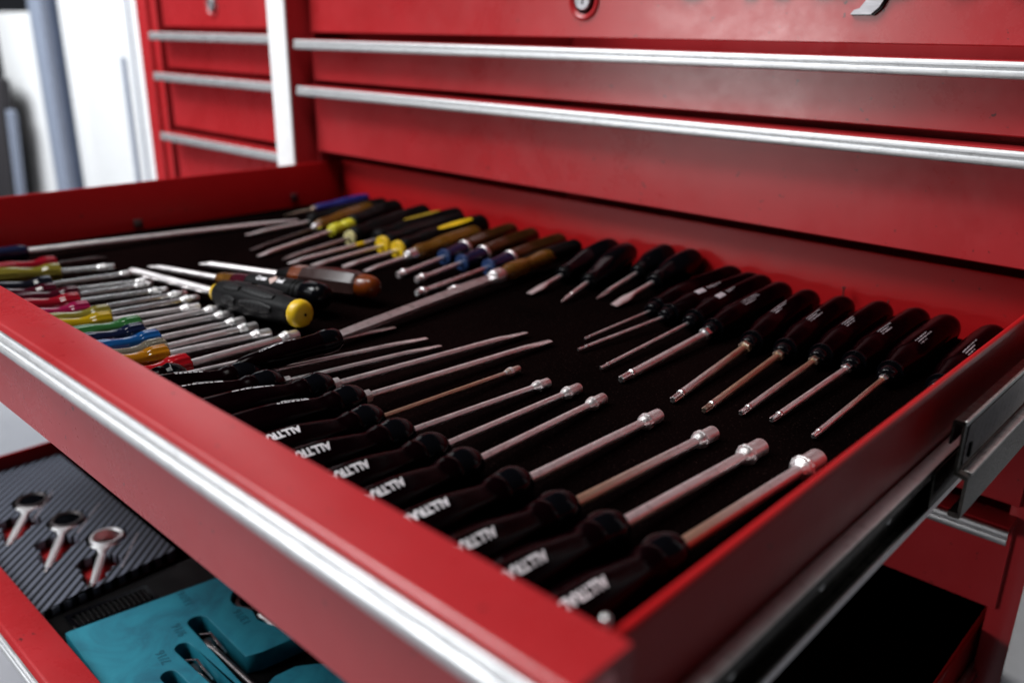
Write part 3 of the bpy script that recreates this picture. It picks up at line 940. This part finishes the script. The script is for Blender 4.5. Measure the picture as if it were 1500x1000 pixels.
r_, L = lrow((-538.8, 454.0, -47.7), (-536.2, 405.3, -51.0), "amber handled screwdriver with big silver ferrule, right of the yellow discs")
slotted(r_, L, 1.7, CHROME, 1.2, 16)
lathe("ferrule", [(-6, 5.4), (-1, 5.4), (2.2, 4.9), (3.6, 2.6)], CHROME2, r_, 24)
handle_plain(r_, 8.6, 84, AMBER, -5)
for i, (N, T, sm, lab) in enumerate([
        ((-515.5, 470.8, -47.5), (-508.7, 416.4, -51.0), CHROME, "navy nosed nut driver with blue disc, left one of three with brown handles"),
        ((-492.8, 469.2, -47.6), (-488.4, 417.7, -51.0), CHROME, "navy nosed nut driver with blue disc, middle one of three with brown handles"),
        ((-465.6, 472.1, -46.9), (-460.7, 393.7, -51.0), CHROME2, "navy nosed nut driver with a bright white shaft, nearest the file")]):
    r_, L = tool_root("navy_nut_driver", N, T, lab, "nut driver", "navy nosed nut drivers at the back")
    nut_socket(r_, L, 1.9, 2.7, 8, sm)
    cap_ring(r_, 0.5, 6.8, 2.4, BLUE, "disc")
    lathe("nose", smooth_prof([(-2, 4.6), (-4, 5.6), (-18, 6.8), (-26, 7.4)], 4), NAVY, r_, 28, lobes(6, 0.06, -24, -4))
    lathe("ring", [(-25.5, 7.2), (-26, 7.7), (-28.5, 7.7), (-29, 7.2)], CHROME, r_, 28)
    lathe("handle", smooth_prof([(-28.5, 6.8), (-32, 8.0), (-60, 8.8), (-88, 8.4), (-96, 6.8), (-98, 3)], 5), BROWN, r_, 36, lobes(6, 0.09, -94, -32))
r_, L = tool_root("slim_nut_driver", (-446.0, 470.0, -46.0), (-449.5, 415.0, -50.9), "pinkish nut driver lying half under the file blade", "nut driver", None)
nut_socket(r_, L, 1.7, 2.4, 7, CHROME)
handle_plain(r_, 7.5, 84, BLACK)

# ---- flat file with amber handle
r_ = empty("flat_file")
tag(r_, "long flat steel file with silver ferrule and amber handle, in the middle of the drawer", "file")
aim(r_, (-433.6, 446.5, -43.5), (-414.0, 285.0, -47.0))
L = 163
vs = []
for x, w, h in ((-2, 3.6, 1.2), (6, 5.0, 1.3), (14, 5.2, 1.35), (L - 30, 5.0, 1.2), (L - 6, 4.3, 0.9), (L, 3.4, 0.6)):
    vs.append([(x, -w, h), (x, w, h), (x, w, -h), (x, -w, -h)])
loft("blade", vs, DULL, r_, 20)
lathe("ferrule", [(-10, 4.6), (-8, 5.6), (-2, 5.8), (2, 5.2), (3, 3.6)], CHROME, r_, 26)
lathe("handle", smooth_prof([(-9, 4.0), (-12, 4.8), (-20, 6.6), (-34, 6.6), (-46, 5.6), (-62, 7.2), (-74, 6.2), (-77, 2.5)], 5), AMBER, r_, 32)

# ---- long bar along the left wall
r_, L = tool_root("long_pry_bar", (-756.0, 235.0, -46.0), (-738.5, 478.0, -51.3), "long pale steel driver with navy grip lying along the left wall", "pry bar", None)
n = 16
rings = []
for x, a, b in ((-4, 4.0, 3.4), (20, 3.9, 3.3), (L * 0.5, 3.4, 2.8), (L * 0.8, 2.9, 2.1), (L * 0.93, 3.0, 1.3), (L, 2.6, 0.7)):
    rings.append([(x, a * math.sin(2 * math.pi * k / n), b * math.cos(2 * math.pi * k / n)) for k in range(n)])
loft("shaft", rings, CHROME, r_, 40)
handle_plain(r_, 7.4, 80, NAVY)

# ---- front left: small nut drivers with coloured see-through handles
SM = [((-709.2, 238.1, -48.2), (-715.7, 279.7, -50.9), 'red', DARKST, 1.7, 0, "small driver with opaque red handle and blackened shaft, nearest the left wall"),
      ((-681.9, 231.8, -48.3), (-677.1, 269.6, -50.5), 'olive', CHROME2, 2.9, 3.2, "small nut driver with dull yellow barrel handle and short thick shaft"),
      ((-650.2, 213.7, -47.8), (-649.8, 274.5, -50.5), 'black', CHROME2, 2.2, 2.5, "small nut driver with black see-through handle after the dull yellow one"),
      ((-628.2, 208.8, -47.8), (-620.7, 274.1, -50.5), 'wine', CHROME2, 2.1, 2.5, "small nut driver with dark wine handle left of the red one"),
      ((-612.0, 217.1, -48.0), (-610.9, 268.3, -50.5), 'wine', CHROME2, 2.1, 2.5, "small nut driver with dark handle wedged just before the red one"),
      ((-594.7, 211.2, -47.8), (-589.6, 269.8, -50.5), 'red', CHROME2, 2.2, 2.8, "small nut driver with clear dark red handle at the front left"),
      ((-572.0, 207.8, -47.7), (-572.6, 275.1, -50.5), 'magenta', CHROME2, 2.1, 2.8, "small nut driver with magenta handle"),
      ((-554.4, 213.6, -47.8), (-555.9, 275.5, -50.5), 'olive', CHROME2, 2.3, 3.1, "small nut driver with olive see-through handle beside the magenta one"),
      ((-539.9, 208.6, -47.9), (-536.2, 266.0, -50.5), 'yellow', CHROME, 2.3, 3.1, "small nut driver with bright yellow see-through handle"),
      ((-519.7, 217.7, -47.9), (-523.0, 275.3, -50.5), 'green', CHROME, 2.3, 3.1, "small nut driver with green see-through handle"),
      ((-504.2, 212.7, -47.8), (-507.5, 273.9, -50.5), 'navy', CHROME, 2.3, 3.2, "small nut driver with navy see-through handle"),
      ((-486.2, 213.5, -47.9), (-489.5, 271.8, -50.5), 'blue', CHROME, 2.4, 3.2, "small nut driver with bright blue handle"),
      ((-469.0, 208.8, -47.8), (-474.4, 271.6, -50.5), 'clear', CHROME, 2.5, 3.3, "small nut driver with colourless ribbed handle"),
      ((-457.1, 204.6, -47.8), (-456.9, 270.5, -50.5), 'orange', CHROME, 2.5, 3.4, "small nut driver with orange see-through handle"),
      ((-433.9, 204.9, -47.6), (-441.9, 280.3, -50.5), 'scarlet', CHROME, 2.8, 3.8, "largest of the small nut drivers, scarlet ribbed handle")]
for i, (N, T, col, sm, r, rs, lab) in enumerate(SM):
    root, L = tool_root("small_nut_driver", N, T, lab, "nut driver", "small nut drivers with coloured handles")
    if rs == 0:
        slotted(root, L, r, sm, 1.0, 12)
    elif i < 5:
        nut_socket(root, L, r, rs, 9, sm)
    else:
        nut_socket(root, L, r, rs, 10, sm)
    R = 7.0 + (0.5 if i in (1, 14) else 0)
    HL = 58
    pb = smooth_prof([(0, R * 0.62), (-0.6, R * 0.94), (-2, R), (-9, R), (-14, R * 0.80), (-20, R * 0.74), (-27, R * 0.86), (-34, R), (HL * -0.85, R), (-HL + 2, R * 0.86), (-HL, R * 0.5)], 5)
    lathe("handle", pb, S_COL[col], root, 48, lambda x, a: 1 - (0.075 if (x > -13 or x < -30) else 0.02) * (0.5 - 0.5 * math.cos(12 * a)), 60)
    lathe("butt_cap", [(-HL + 1.2, R * 0.8), (-HL - 1.5, R * 0.78), (-HL - 2.2, R * 0.5)], S_COL['clear'] if i % 3 == 2 else S_COL[col], root, 24)

# ---- three big screwdrivers thrown across the middle
r_ = empty("rubber_grip_screwdriver")
tag(r_, "big black and yellow rubber grip screwdriver with round yellow end cap", "screwdriver")
aim(r_, (-533.0, 277.5, -41.5), (-624.0, 269.5, -45.0))
r_.scale = (1.0, 1.1, 1.1)
L = 113
phillips(r_, L, 2.6, CHROME, 10)
pc = smooth_prof([(2, 3.2), (0, 5.0), (-5, 6.8), (-8, 7.2)], 4)
lathe("nose", pc, YELLOW, r_, 28)
pb = smooth_prof([(-6, 6.6), (-9, 8.4), (-22, 9.6), (-44, 10.2), (-64, 9.4), (-80, 8.2), (-86, 7.6), (-87.5, 6.0)], 5)
lathe("grip", pb, RUBBER, r_, 40, lobes(6, 0.06, -84, -10))
for x0, x1, a in ((-19, -36, 0.55), (-40, -70, 0.5), (-22, -36, 1.45), (-42, -72, 1.4), (-20, -38, -0.35), (-44, -70, -0.4)):
    vs, fs = [], []
    for i in range(9):
        x = x0 + (x1 - x0) * i / 8
        ww = 3.4 * math.sin(math.pi * (i + 0.8) / 9.6) ** 0.5
        for k in range(7):
            s = (k - 3) / 3
            r = rad_at(pb, x) + 0.55 * (1 - s ** 4) - 0.05
            ag = a + s * ww / r
            vs.append((x, r * math.sin(ag), r * math.cos(ag)))
    for i in range(8):
        for k in range(6):
            j = i * 7 + k
            fs.append((j, j + 1, j + 8, j + 7))
    mesh("grip_pad", vs, fs, RUBBERP, r_, 50)
stripe(r_, pb, -12, -60, -0.95, 1.5, YELLOW)
lathe("end_cap", smooth_prof([(-83, 6.4), (-87, 8.0), (-89.5, 7.9), (-92, 7.2), (-93.6, 5.2), (-94.2, 0.1)], 4), YELLOW, r_, 40, lambda x, a: 1 + 0.012 * math.sin(17 * a) * (1 if x > -90 else 0))
lathe("hang_hole", [(-93.6, 1.0), (-94.35, 0.9), (-94.4, 0.1)], BLACK, r_, 14)

r_ = empty("labelled_screwdriver")
tag(r_, "black screwdriver with printed pale logo, between the rubber grip and the smoky one", "screwdriver")
aim(r_, (-570.0, 301.5, -44.0), (-650.0, 290.0, -48.5))
L = 88
slotted(r_, L, 2.4, CHROME, 1.1, 16)
lathe("nose", smooth_prof([(3, 3.0), (0, 4.2), (-8, 5.2), (-17, 5.6)], 4), AMBER, r_, 26, lobes(6, 0.08, -16, 0))
lathe("neck", smooth_prof([(-16, 5.2), (-19, 6.0), (-30, 6.6), (-36, 7.2)], 4), S_COL['wine'], r_, 30, lobes(6, 0.1, -34, -18))
pb = smooth_prof([(-34, 6.4), (-37, 8.0), (-60, 8.8), (-84, 8.8), (-90, 8.0)], 5)
lathe("grip", pb, RUBBER, r_, 40, lobes(8, 0.04, -88, -38))
for x in (-81, -85):
    cap_ring(r_, x, 9.15, 2.2, BLACK, "grip_ring")
lathe("end_knob", smooth_prof([(-88, 6.0), (-91, 8.6), (-99, 9.4), (-106, 8.6), (-110, 5.6), (-111, 0.4)], 4), BLACKG, r_, 34)
wrapped_text("logo_print", "Cross", 4.6, pb, -47, 0.55, WHITEP, r_, 0.35, 1, 0.95)
wrapped_text("logo_print", "bed", 4.6, pb, -68.5, 0.55, WHITEP, r_, 0.35, 1, 0.95)
vs = []
for dx, da in ((0, -0.42), (4.2, 0), (0, 0.42), (-4.2, 0)):
    x = -64.0 + dx; r = rad_at(pb, x) + 0.5; a = 0.55 + da
    vs.append((x, r * math.sin(a), r * math.cos(a)))
x = -64.0; r = rad_at(pb, x) + 0.5
vs.append((x, r * math.sin(0.55), r * math.cos(0.55)))
mesh("logo_mark", vs, [(0, 1, 4), (1, 2, 4), (2, 3, 4), (3, 0, 4)], PINKP, r_, 0)

r_ = empty("smoky_screwdriver")
tag(r_, "big smoky see-through screwdriver with orange ends, farthest of the three loose ones", "screwdriver")
aim(r_, (-549.0, 339.0, -44.0), (-640.0, 321.0, -49.0))
L = 90
slotted(r_, L, 2.7, CHROME, 1.05, 14)
oct_ = lambda x, a: 1 / max(math.cos(((a + math.pi / 8) % (math.pi / 4)) - math.pi / 8), 0.9)
lathe("nose", smooth_prof([(3, 3.4), (0, 4.6), (-7, 6.0), (-14, 7.0)], 4), BLACK, r_, 32)
lathe("front_band", [(-13, 7.2), (-14, 8.0), (-25, 8.6), (-26, 8.2)], ORANGE, r_, 32, oct_, 18)
lathe("handle", smooth_prof([(-25, 7.8), (-27, 8.6), (-50, 9.6), (-72, 9.4), (-78, 8.4)], 4), SMOKE, r_, 32, oct_, 18)
lathe("end_cap", smooth_prof([(-76, 8.0), (-79, 8.6), (-84, 8.4), (-89, 7.2), (-92, 4.6), (-93, 0.5)], 4), ORANGE, r_, 36)
stripe(r_, [(0, 9.2), (-110, 9.2)], -24, -74, -0.7, 2.3, NAVY)

# ---- two pins standing against the back wall
for k, (x, z0, z1, head) in enumerate(((-224.5, -53.4, -34.5, True), (-195.5, -53.4, -36.5, False))):
    p = empty("wire_pin", (x, 577, z0))
    tag(p, "thin dark nail with a flat head standing against the back wall" if head else "thin dark headless pin standing against the back wall, nearer the right", "nail")
    p.rotation_euler = (0, math.radians(-90 + (3 if k else -3)), 0)
    lathe("shank", [(0, 0.55), (z1 - z0, 0.55)], DARKST, p, 10)
    if head:
        lathe("head", [(z1 - z0 - 0.1, 0.6), (z1 - z0, 1.5), (z1 - z0 + 0.7, 1.5), (z1 - z0 + 0.8, 1.0)], DARKST, p, 12)

# ================================================================ the lower open drawer
ZL = -227
lower = open_drawer(ZL, -10, -55, 780, "open red drawer at lower left with teal and carbon patterned trays", -76)
ZD = ZL - 55

def plate(name, outer, holes, z0, z1, mat, parent, bev=0.5):
    cu = bpy.data.curves.new(name, 'CURVE')
    cu.dimensions = '2D'
    cu.fill_mode = 'BOTH'
    for poly in [outer] + holes:
        sp = cu.splines.new('POLY')
        sp.points.add(len(poly) - 1)
        for p, (x, y) in zip(sp.points, poly):
            p.co = (x * K, y * K, 0, 1)
        sp.use_cyclic_u = True
    cu.extrude = (z1 - z0) / 2 * K - bev * K
    cu.bevel_depth = bev * K
    cu.bevel_resolution = 1
    ob = bpy.data.objects.new(name, cu)
    COL.objects.link(ob)
    me = bpy.data.meshes.new_from_object(ob.evaluated_get(bpy.context.evaluated_depsgraph_get()))
    bpy.data.objects.remove(ob)
    for v in me.vertices:
        v.co.z += (z0 + z1) / 2 * K
    me.materials.clear()
    return link_mesh(name, me, mat, parent)

def rot2(pts, c, a):
    ca, sa = math.cos(a), math.sin(a)
    return [(c[0] + x * ca - y * sa, c[1] + x * sa + y * ca) for x, y in pts]

def capsule(x0, x1, w, n=8):
    pts = []
    for k in range(n + 1):
        a = math.pi / 2 + math.pi * k / n
        pts.append((x0 + w + w * math.cos(a), w * math.sin(a)))
    for k in range(n + 1):
        a = -math.pi / 2 + math.pi * k / n
        pts.append((x1 - w + w * math.cos(a), w * math.sin(a)))
    return pts

lower_liner = box("drawer_liner", XL + 0.6, XR - 0.6, 137.6, 779.4, ZD - 1.5 + 1.55, ZD + 1.3, LINER, None, 0.3)
tag(lower_liner, "black liner on the floor of the lower open drawer, under the trays", "liner")
ZD = ZD + 1.3

# teal wrench tray
tz1 = -250.0
tray = empty("teal_tray", (-430, 200, ZD))
tag(tray, "teal foam wrench tray with slots and pressed fraction sizes in the lower drawer", "tray")
tr = -0.085
def tp(o):
    o.parent = tray
    o.matrix_parent_inverse = Matrix.Translation(tray.location).inverted()
    return o
outer = [(-536.5, 150.5), (-536.0, 149.0), (-330, 138.5), (-306, 300), (-514.5, 301)]
s1 = [(-492, 212.5), (-490, 209.6), (-486, 208.6), (-330, 200), (-330, 209), (-399, 214.6), (-402.5, 222), (-401, 236), (-394, 246), (-380, 262), (-424, 262), (-428.2, 229), (-432, 219.6), (-486, 222.2), (-490.5, 220), (-492.4, 216)]
s2 = rot2(capsule(0, 145, 5.4), (-473.5, 195.5), 0.02)
s3 = rot2(capsule(0, 125, 5.4), (-455, 177), 0.02)
s4 = []
for k in range(14):
    a = math.radians(60 + k * 250 / 13)
    s4.append((-486 + 14.5 * math.cos(a), 256 + 14.5 * math.sin(a)))
s4 += [(-470, 247.0), (-459, 244.0), (-450, 246.8), (-440, 250.5), (-433, 252), (-433, 268), (-470, 268)]
tp(plate("tray_top", outer, [s1, s2, s3, s4], tz1 - 14, tz1, TEAL, None, 0.4))
inner = [(-535.5, 151.5), (-331, 140), (-307, 299), (-513.5, 300)]
tp(plate("tray_base", inner, [], ZD + 0.3, tz1 - 14.1, BLACK, None, 0.2))
for body, x, y, sz in (("11/16", -505.5, 223.5, 8.4), ("13/16", -459, 240.5, 8.4), ("9/16", -478.5, 204.5, 8.4), ("7/16", -460.5, 184.5, 8.4)):
    me = text_mesh(body, sz, 0.12)
    for v in me.vertices:
        px, py = -v.co.x, -v.co.y
        ca, sa = math.cos(0.72), math.sin(0.72)
        ca, sa = math.cos(-0.10), math.sin(-0.10)
        v.co = Vector((px * ca - py * sa + x * K, px * sa + py * ca + y * K, v.co.z + (tz1 + 0.10) * K))
    me.materials.clear()
    tp(link_mesh("pressed_size", me, TEALD, None))

# steel wrenches in the slots, shanks coloured dark to stand for slot shade
for i, (x, y, ln, lab) in enumerate(((-478, 214.5, 70, "chrome wrench in the rear slot of the teal tray"), (-461, 195.5, 70, "chrome wrench in the middle slot of the teal tray"),
                                     (-443, 177.5, 60, "chrome wrench in the front slot of the teal tray, at the picture's lower edge"))):
    w = empty("slotted_wrench", (x, y, tz1 - 12))
    tag(w, lab, "wrench", "wrenches in the teal tray slots")
    w.rotation_euler = (0, 0, 0.0)
    n = 14
    rings = []
    for xx, a, b in ((0, 3.6, 0.8), (2, 4.4, 2.0), (7, 4.2, 2.4), (13, 2.0, 1.6), (30, 1.8, 1.5), (ln, 2.4, 1.6)):
        rings.append([(xx, a * math.sin(2 * math.pi * k / n), 1.8 + b * math.cos(2 * math.pi * k / n)) for k in range(n)])
    loft("wrench_shank", rings, DARKST, w, 40)
    # narrow spring clip rising beside it
    cl = mesh("spring_clip", [(2, -3.8, 9.5), (2, -3.0, 9.5), (7, 1.5, 9.8), (7, 2.6, 9.8), (22, 3.4, 2.0), (22, 4.4, 2.0), (2, -3.8, 8.7), (2, -3.0, 8.7), (7, 1.5, 9.0), (7, 2.6, 9.0), (22, 3.4, 1.2), (22, 4.4, 1.2)],
              [(0, 1, 3, 2), (2, 3, 5, 4), (6, 8, 9, 7), (8, 10, 11, 9), (0, 2, 8, 6), (2, 4, 10, 8), (1, 7, 9, 3), (3, 9, 11, 5), (0, 6, 7, 1), (4, 5, 11, 10)], CHROME2, w, 0)
# ring wrench in the round pocket
w = empty("ring_wrench", (-486, 256, tz1 - 13.5))
tag(w, "ring spanner in the round pocket at the rear of the teal tray", "wrench")
vs, fs = [], []
nr = 36
for k in range(nr):
    a = 2 * math.pi * k / nr
    for rr, zz in ((11.8, 1.0), (11.8, 9.0), (11.0, 10.0), (9.0, 10.0), (8.2, 9.0), (8.2, 1.0)):
        vs.append((rr * math.cos(a), rr * math.sin(a), zz))
for k in range(nr):
    for j in range(6):
        j2 = (j + 1) % 6; k2 = (k + 1) % nr
        fs.append((k * 6 + j, k2 * 6 + j, k2 * 6 + j2, k * 6 + j2))
mesh("ring_end", vs, fs, DARKST, w, 35)
loft("wrench_shank", [[(x, 3.6 * math.sin(2 * math.pi * k / 14), 4.5 + 1.8 * math.cos(2 * math.pi * k / 14)) for k in range(14)] for x in (11, 30, 48)], CHROME, w, 40)

# carbon patterned tray with ratchet spanners
cz1 = -250.0
ctray = empty("carbon_tray", (-680, 195, ZD))
tag(ctray, "dark carbon weave patterned tray with red lined cut-outs in the lower drawer", "tray")
def cp(o):
    o.parent = ctray
    o.matrix_parent_inverse = Matrix.Translation(ctray.location).inverted()
    return o
WR = [((-633, 217), (-577.5, 182.5)), ((-681, 205.5), (-619, 166)), ((-733, 197), (-676, 159))]
PRINTS = [((-697.9, 186.4), (-735.9, 215.9)), ((-654.0, 203.9), (-687.2, 234.9)), ((-583.5, 207.9), (-619.6, 236.4))]
holes = []
for (c0, c1) in WR:
    d = Vector((c1[0] - c0[0], c1[1] - c0[1])); a = math.atan2(d.y, d.x)
    # outline in the spanner's own frame: ring pocket, neck, four lobes
    up = [(-16.5, 0), (-14, 8.5), (-8, 14), (0, 16.5), (8, 14.5), (14, 9.5), (17, 5.2), (24, 4.6), (27, 9.0), (30, 14.5), (36, 17.5), (41, 15.0), (44, 11.0), (48, 11.5), (52, 8.0), (55, 10.0), (60, 7.0), (63, 4.0), (69, 3.2)]
    lo = [(x, -y * 0.95) for x, y in up[1:]][::-1]
    holes.append(rot2(up + lo, c0, a))
couter = [(-806, 142), (-571.5, 142), (-570, 143.5), (-578.5, 244), (-580.5, 246), (-806, 246)]
cp(plate("tray_top", couter, holes, cz1 - 8, cz1, CARBON, None, 0.6))
cp(plate("red_lining", [(-805, 143), (-572, 143), (-580, 245), (-805, 245)], [], cz1 - 9.8, cz1 - 9.0, REDLIN, None, 0.1))
cp(plate("tray_base", [(-805, 143), (-572.5, 143), (-580.5, 245), (-805, 245)], [], ZD + 0.3, cz1 - 9.9, BLACK, None, 0.2))
wl = ["chrome ring spanner with open ring in the carbon tray, nearest the teal tray", "chrome spanner with round head darkened as if shaded, middle one in the carbon tray", "chrome spanner at the left picture edge in the carbon tray"]
for i, (c0, c1) in enumerate(WR):
    d = Vector((c1[0] - c0[0], c1[1] - c0[1])); a = math.atan2(d.y, d.x); Lw = d.length
    w = empty("ring_spanner", (c0[0], c0[1], cz1 - 8.8))
    tag(w, wl[i], "wrench", "spanners in the carbon tray")
    w.rotation_euler = (0, 0, a)
    vs, fs = [], []
    ro, ri = 12.6, 9.6
    for k in range(nr):
        t = 2 * math.pi * k / nr
        for rr, zz in ((ro, 1.0), (ro, 9.2), (ro - 0.8, 10.2), (ri + 0.8, 10.2), (ri, 9.2), (ri, 1.0)):
            vs.append((rr * math.cos(t), rr * math.sin(t), zz))
    for k in range(nr):
        for j in range(6):
            j2 = (j + 1) % 6; k2 = (k + 1) % nr
            fs.append((k * 6 + j, k2 * 6 + j, k2 * 6 + j2, k * 6 + j2))
    mesh("ring_end", vs, fs, COLLAR if i == 0 else DARKST, w, 35)  # other heads in dark steel: the upper drawer's shade as colour
    if i:
        lathe_o = lathe("head_shade", [(0.5, 9.7), (8.6, 9.7), (9.0, 9.3), (9.0, 0.05)], BLACKG, w, 32)  # black disc added to stand for shade in the ring
        lathe_o.rotation_euler = (0, math.radians(-90), 0)
    n = 16
    rings = []
    for x, hw, zc, hh in ((9.5, 10.5, 7.4, 1.6), (13.5, 8.2, 7.4, 2.0), (18, 4.0, 7.2, 2.2), (23, 2.6, 6.8, 2.0), (26, 3.4, 6.6, 2.4), (Lw - 16, 3.2, 6.2, 2.2), (Lw - 3, 2.6, 5.9, 2.0)):
        rings.append([(x, hw * math.sin(2 * math.pi * k / n), zc + hh * math.cos(2 * math.pi * k / n)) for k in range(n)])
    loft("neck", rings[:4], COLLAR, w, 50)
    loft("handle", rings[3:], COLLAR, w, 50)
    lathe("tip", [(Lw - 4, 2.2), (Lw - 3, 3.1), (Lw + 1.5, 3.1), (Lw + 2.6, 1.8)], CHROME2, w, 18).location = (0, 0, 6.0 * K)
# pale printed sizes beside the spanners
for i, ((ax, ay), (bx, by)) in enumerate(PRINTS):
    rg = random.Random(300 + i)
    vs, fs = [], []
    d = Vector((bx - ax, by - ay)); ln = d.length; d.normalize()
    nn = Vector((-d.y, d.x))
    t = 0.0
    while t < ln:
        wdt = 0.8 + rg.random() * 1.4
        h0 = rg.random() * 0.6
        j = len(vs)
        for s_, u in ((t, h0), (t + wdt, 0), (t + wdt, 1.7), (t, 1.9 - h0)):
            p = Vector((ax, ay)) + d * s_ + nn * u
            vs.append((p.x, p.y, cz1 + 0.12))
        fs.append((j, j + 1, j + 2, j + 3))
        t += wdt + 0.5 + (1.2 if rg.random() < 0.2 else 0)
    cp(mesh("size_print", vs, fs, GREYP, None, 0))

# black plastic case between the trays
case = empty("black_case", (-550, 198, ZD))
tag(case, "black plastic case with ribbed grip wedged between carbon and teal trays", "case")
def kp(o):
    o.parent = case
    o.matrix_parent_inverse = Matrix.Translation(case.location).inverted()
    return o
kp(plate("case_body", [(-567, 147), (-539.0, 147), (-522.5, 262), (-567, 262)], [], ZD + 0.3, cz1 - 5.5, BLACK, None, 1.0))
kp(plate("grip_frame", [(-561, 157), (-540.5, 157), (-532.5, 212), (-556, 212)], [[(-557.5, 160), (-542.5, 160), (-536, 209), (-553.5, 209)]], cz1 - 5.4, cz1 - 4.0, BLACKG, None, 0.3))
for k in range(14):
    y = 162.5 + k * 3.35
    x0 = -557 + (y - 160) * 0.075
    x1 = -543.2 + (y - 160) * 0.128
    kp(box("grip_rib", x0, x1, y, y + 1.9, cz1 - 5.45, cz1 - 3.7, BLACK, None, 0.4))

# ================================================================ workshop behind
fl = mesh("floor", [(-7000, -4000, -640), (2500, -4000, -640), (2500, 3500, -640), (-7000, 3500, -640)], [(0, 1, 2, 3)], CONCRETE, None, 0)
tag(fl, kind="structure")
wb = box("wall", -7000, 2500, 2600, 2660, -640, 1800, WHITE, None, 0)
tag(wb, kind="structure")

def at_y(x, Y0, Y):
    return x * Y / Y0
Y9 = 900
def group_under(root, objs):
    for o in objs:
        o.parent = root
        o.matrix_parent_inverse = Matrix.Translation(root.location).inverted()
d1 = empty("white_door", (-2050, Y9, -640))
tag(d1, "tall white door with narrow beads, out of focus left of the cabinet", "door")
group_under(d1, (box("door_leaf", -2288, -1650, Y9, Y9 + 40, -640, 1500, WHITE, None, 4), box("door_leaf", -2392, -2292, Y9 + 6, Y9 + 46, -640, 1500, WHITE, None, 4),
                 box("bead", -2042, -2030, Y9 - 9, Y9 - 0.3, -600, 62, LILAC, None, 2), box("bead", -1990, -1984, Y9 - 5, Y9 - 0.3, -600, 1480, LILAC, None, 1)))
d2 = empty("blue_post", (-2450, Y9, -640))
tag(d2, "pale blue grey steel post with dark edges beside the white door", "post")
group_under(d2, (box("post_face", -2490, -2412, Y9 - 30, Y9 + 40, -640, 1500, LILAC, None, 4), box("edge", -2526, -2492, Y9 - 16, Y9 + 40, -640, 1500, SLATE, None, 3),
                 box("edge", -2410, -2394, Y9 - 8, Y9 + 40, -640, 1500, SLATE, None, 3)))
d3 = box("white_board", -2900, -2530, Y9 + 20, Y9 + 50, -640, 158, WHITE, None, 3)
tag(d3, "upright white board between the blue post and the dark board", "board")
d4 = empty("dark_board", (-2860, Y9, -640))
tag(d4, "dark charcoal board leaning at the left picture edge", "board")
d4.rotation_euler = (0, math.radians(9), 0)
box("board_face", -260, 56, -60, -30, 0, 640, CHAR, d4, 3)
box("board_edge", 57, 84, -50, -30, 0, 560, LILAC, d4, 3)

# ================================================================ sub-parts hang under the part they sit on
bpy.context.view_layer.update()
UNDER = {"lettering": ("handle",), "small_print": ("handle",), "sticker": ("handle",), "stripe": ("handle", "grip"), "butt_cap": ("handle",), "grip_pad": ("grip",), "grip_ring": ("grip",),
         "logo_print": ("grip",), "logo_mark": ("grip",), "hang_hole": ("end_cap",), "keyhole": ("lock_cylinder",), "rivet": ("slide_rail",), "grip_rib": ("grip_frame",), "collar": ("socket", "star_tip"),
         "nose_ring": ("nose", "handle"), "shaft_band": ("shaft",), "size_print": ("tray_top",), "pressed_size": ("tray_top",), "spring_clip": ("wrench_shank",), "bead": ("door_leaf",), "head_shade": ("ring_end",),
         "rail_edge": ("slide_rail",), "end_stop": ("rail_face",), "wall_clip": ("side_wall",), "corner_lug": ("side_wall",)}
for o in list(bpy.data.objects):
    base = o.name.split(".")[0]
    if o.type != 'MESH' or base not in UNDER or o.parent is None:
        continue
    for want in UNDER[base]:
        c = [q for q in o.parent.children if q is not o and q.name.split(".")[0] == want]
        if c:
            old = o.parent.matrix_world @ o.matrix_parent_inverse
            o.parent = c[0]
            o.matrix_parent_inverse = c[0].matrix_world.inverted() @ old
            break
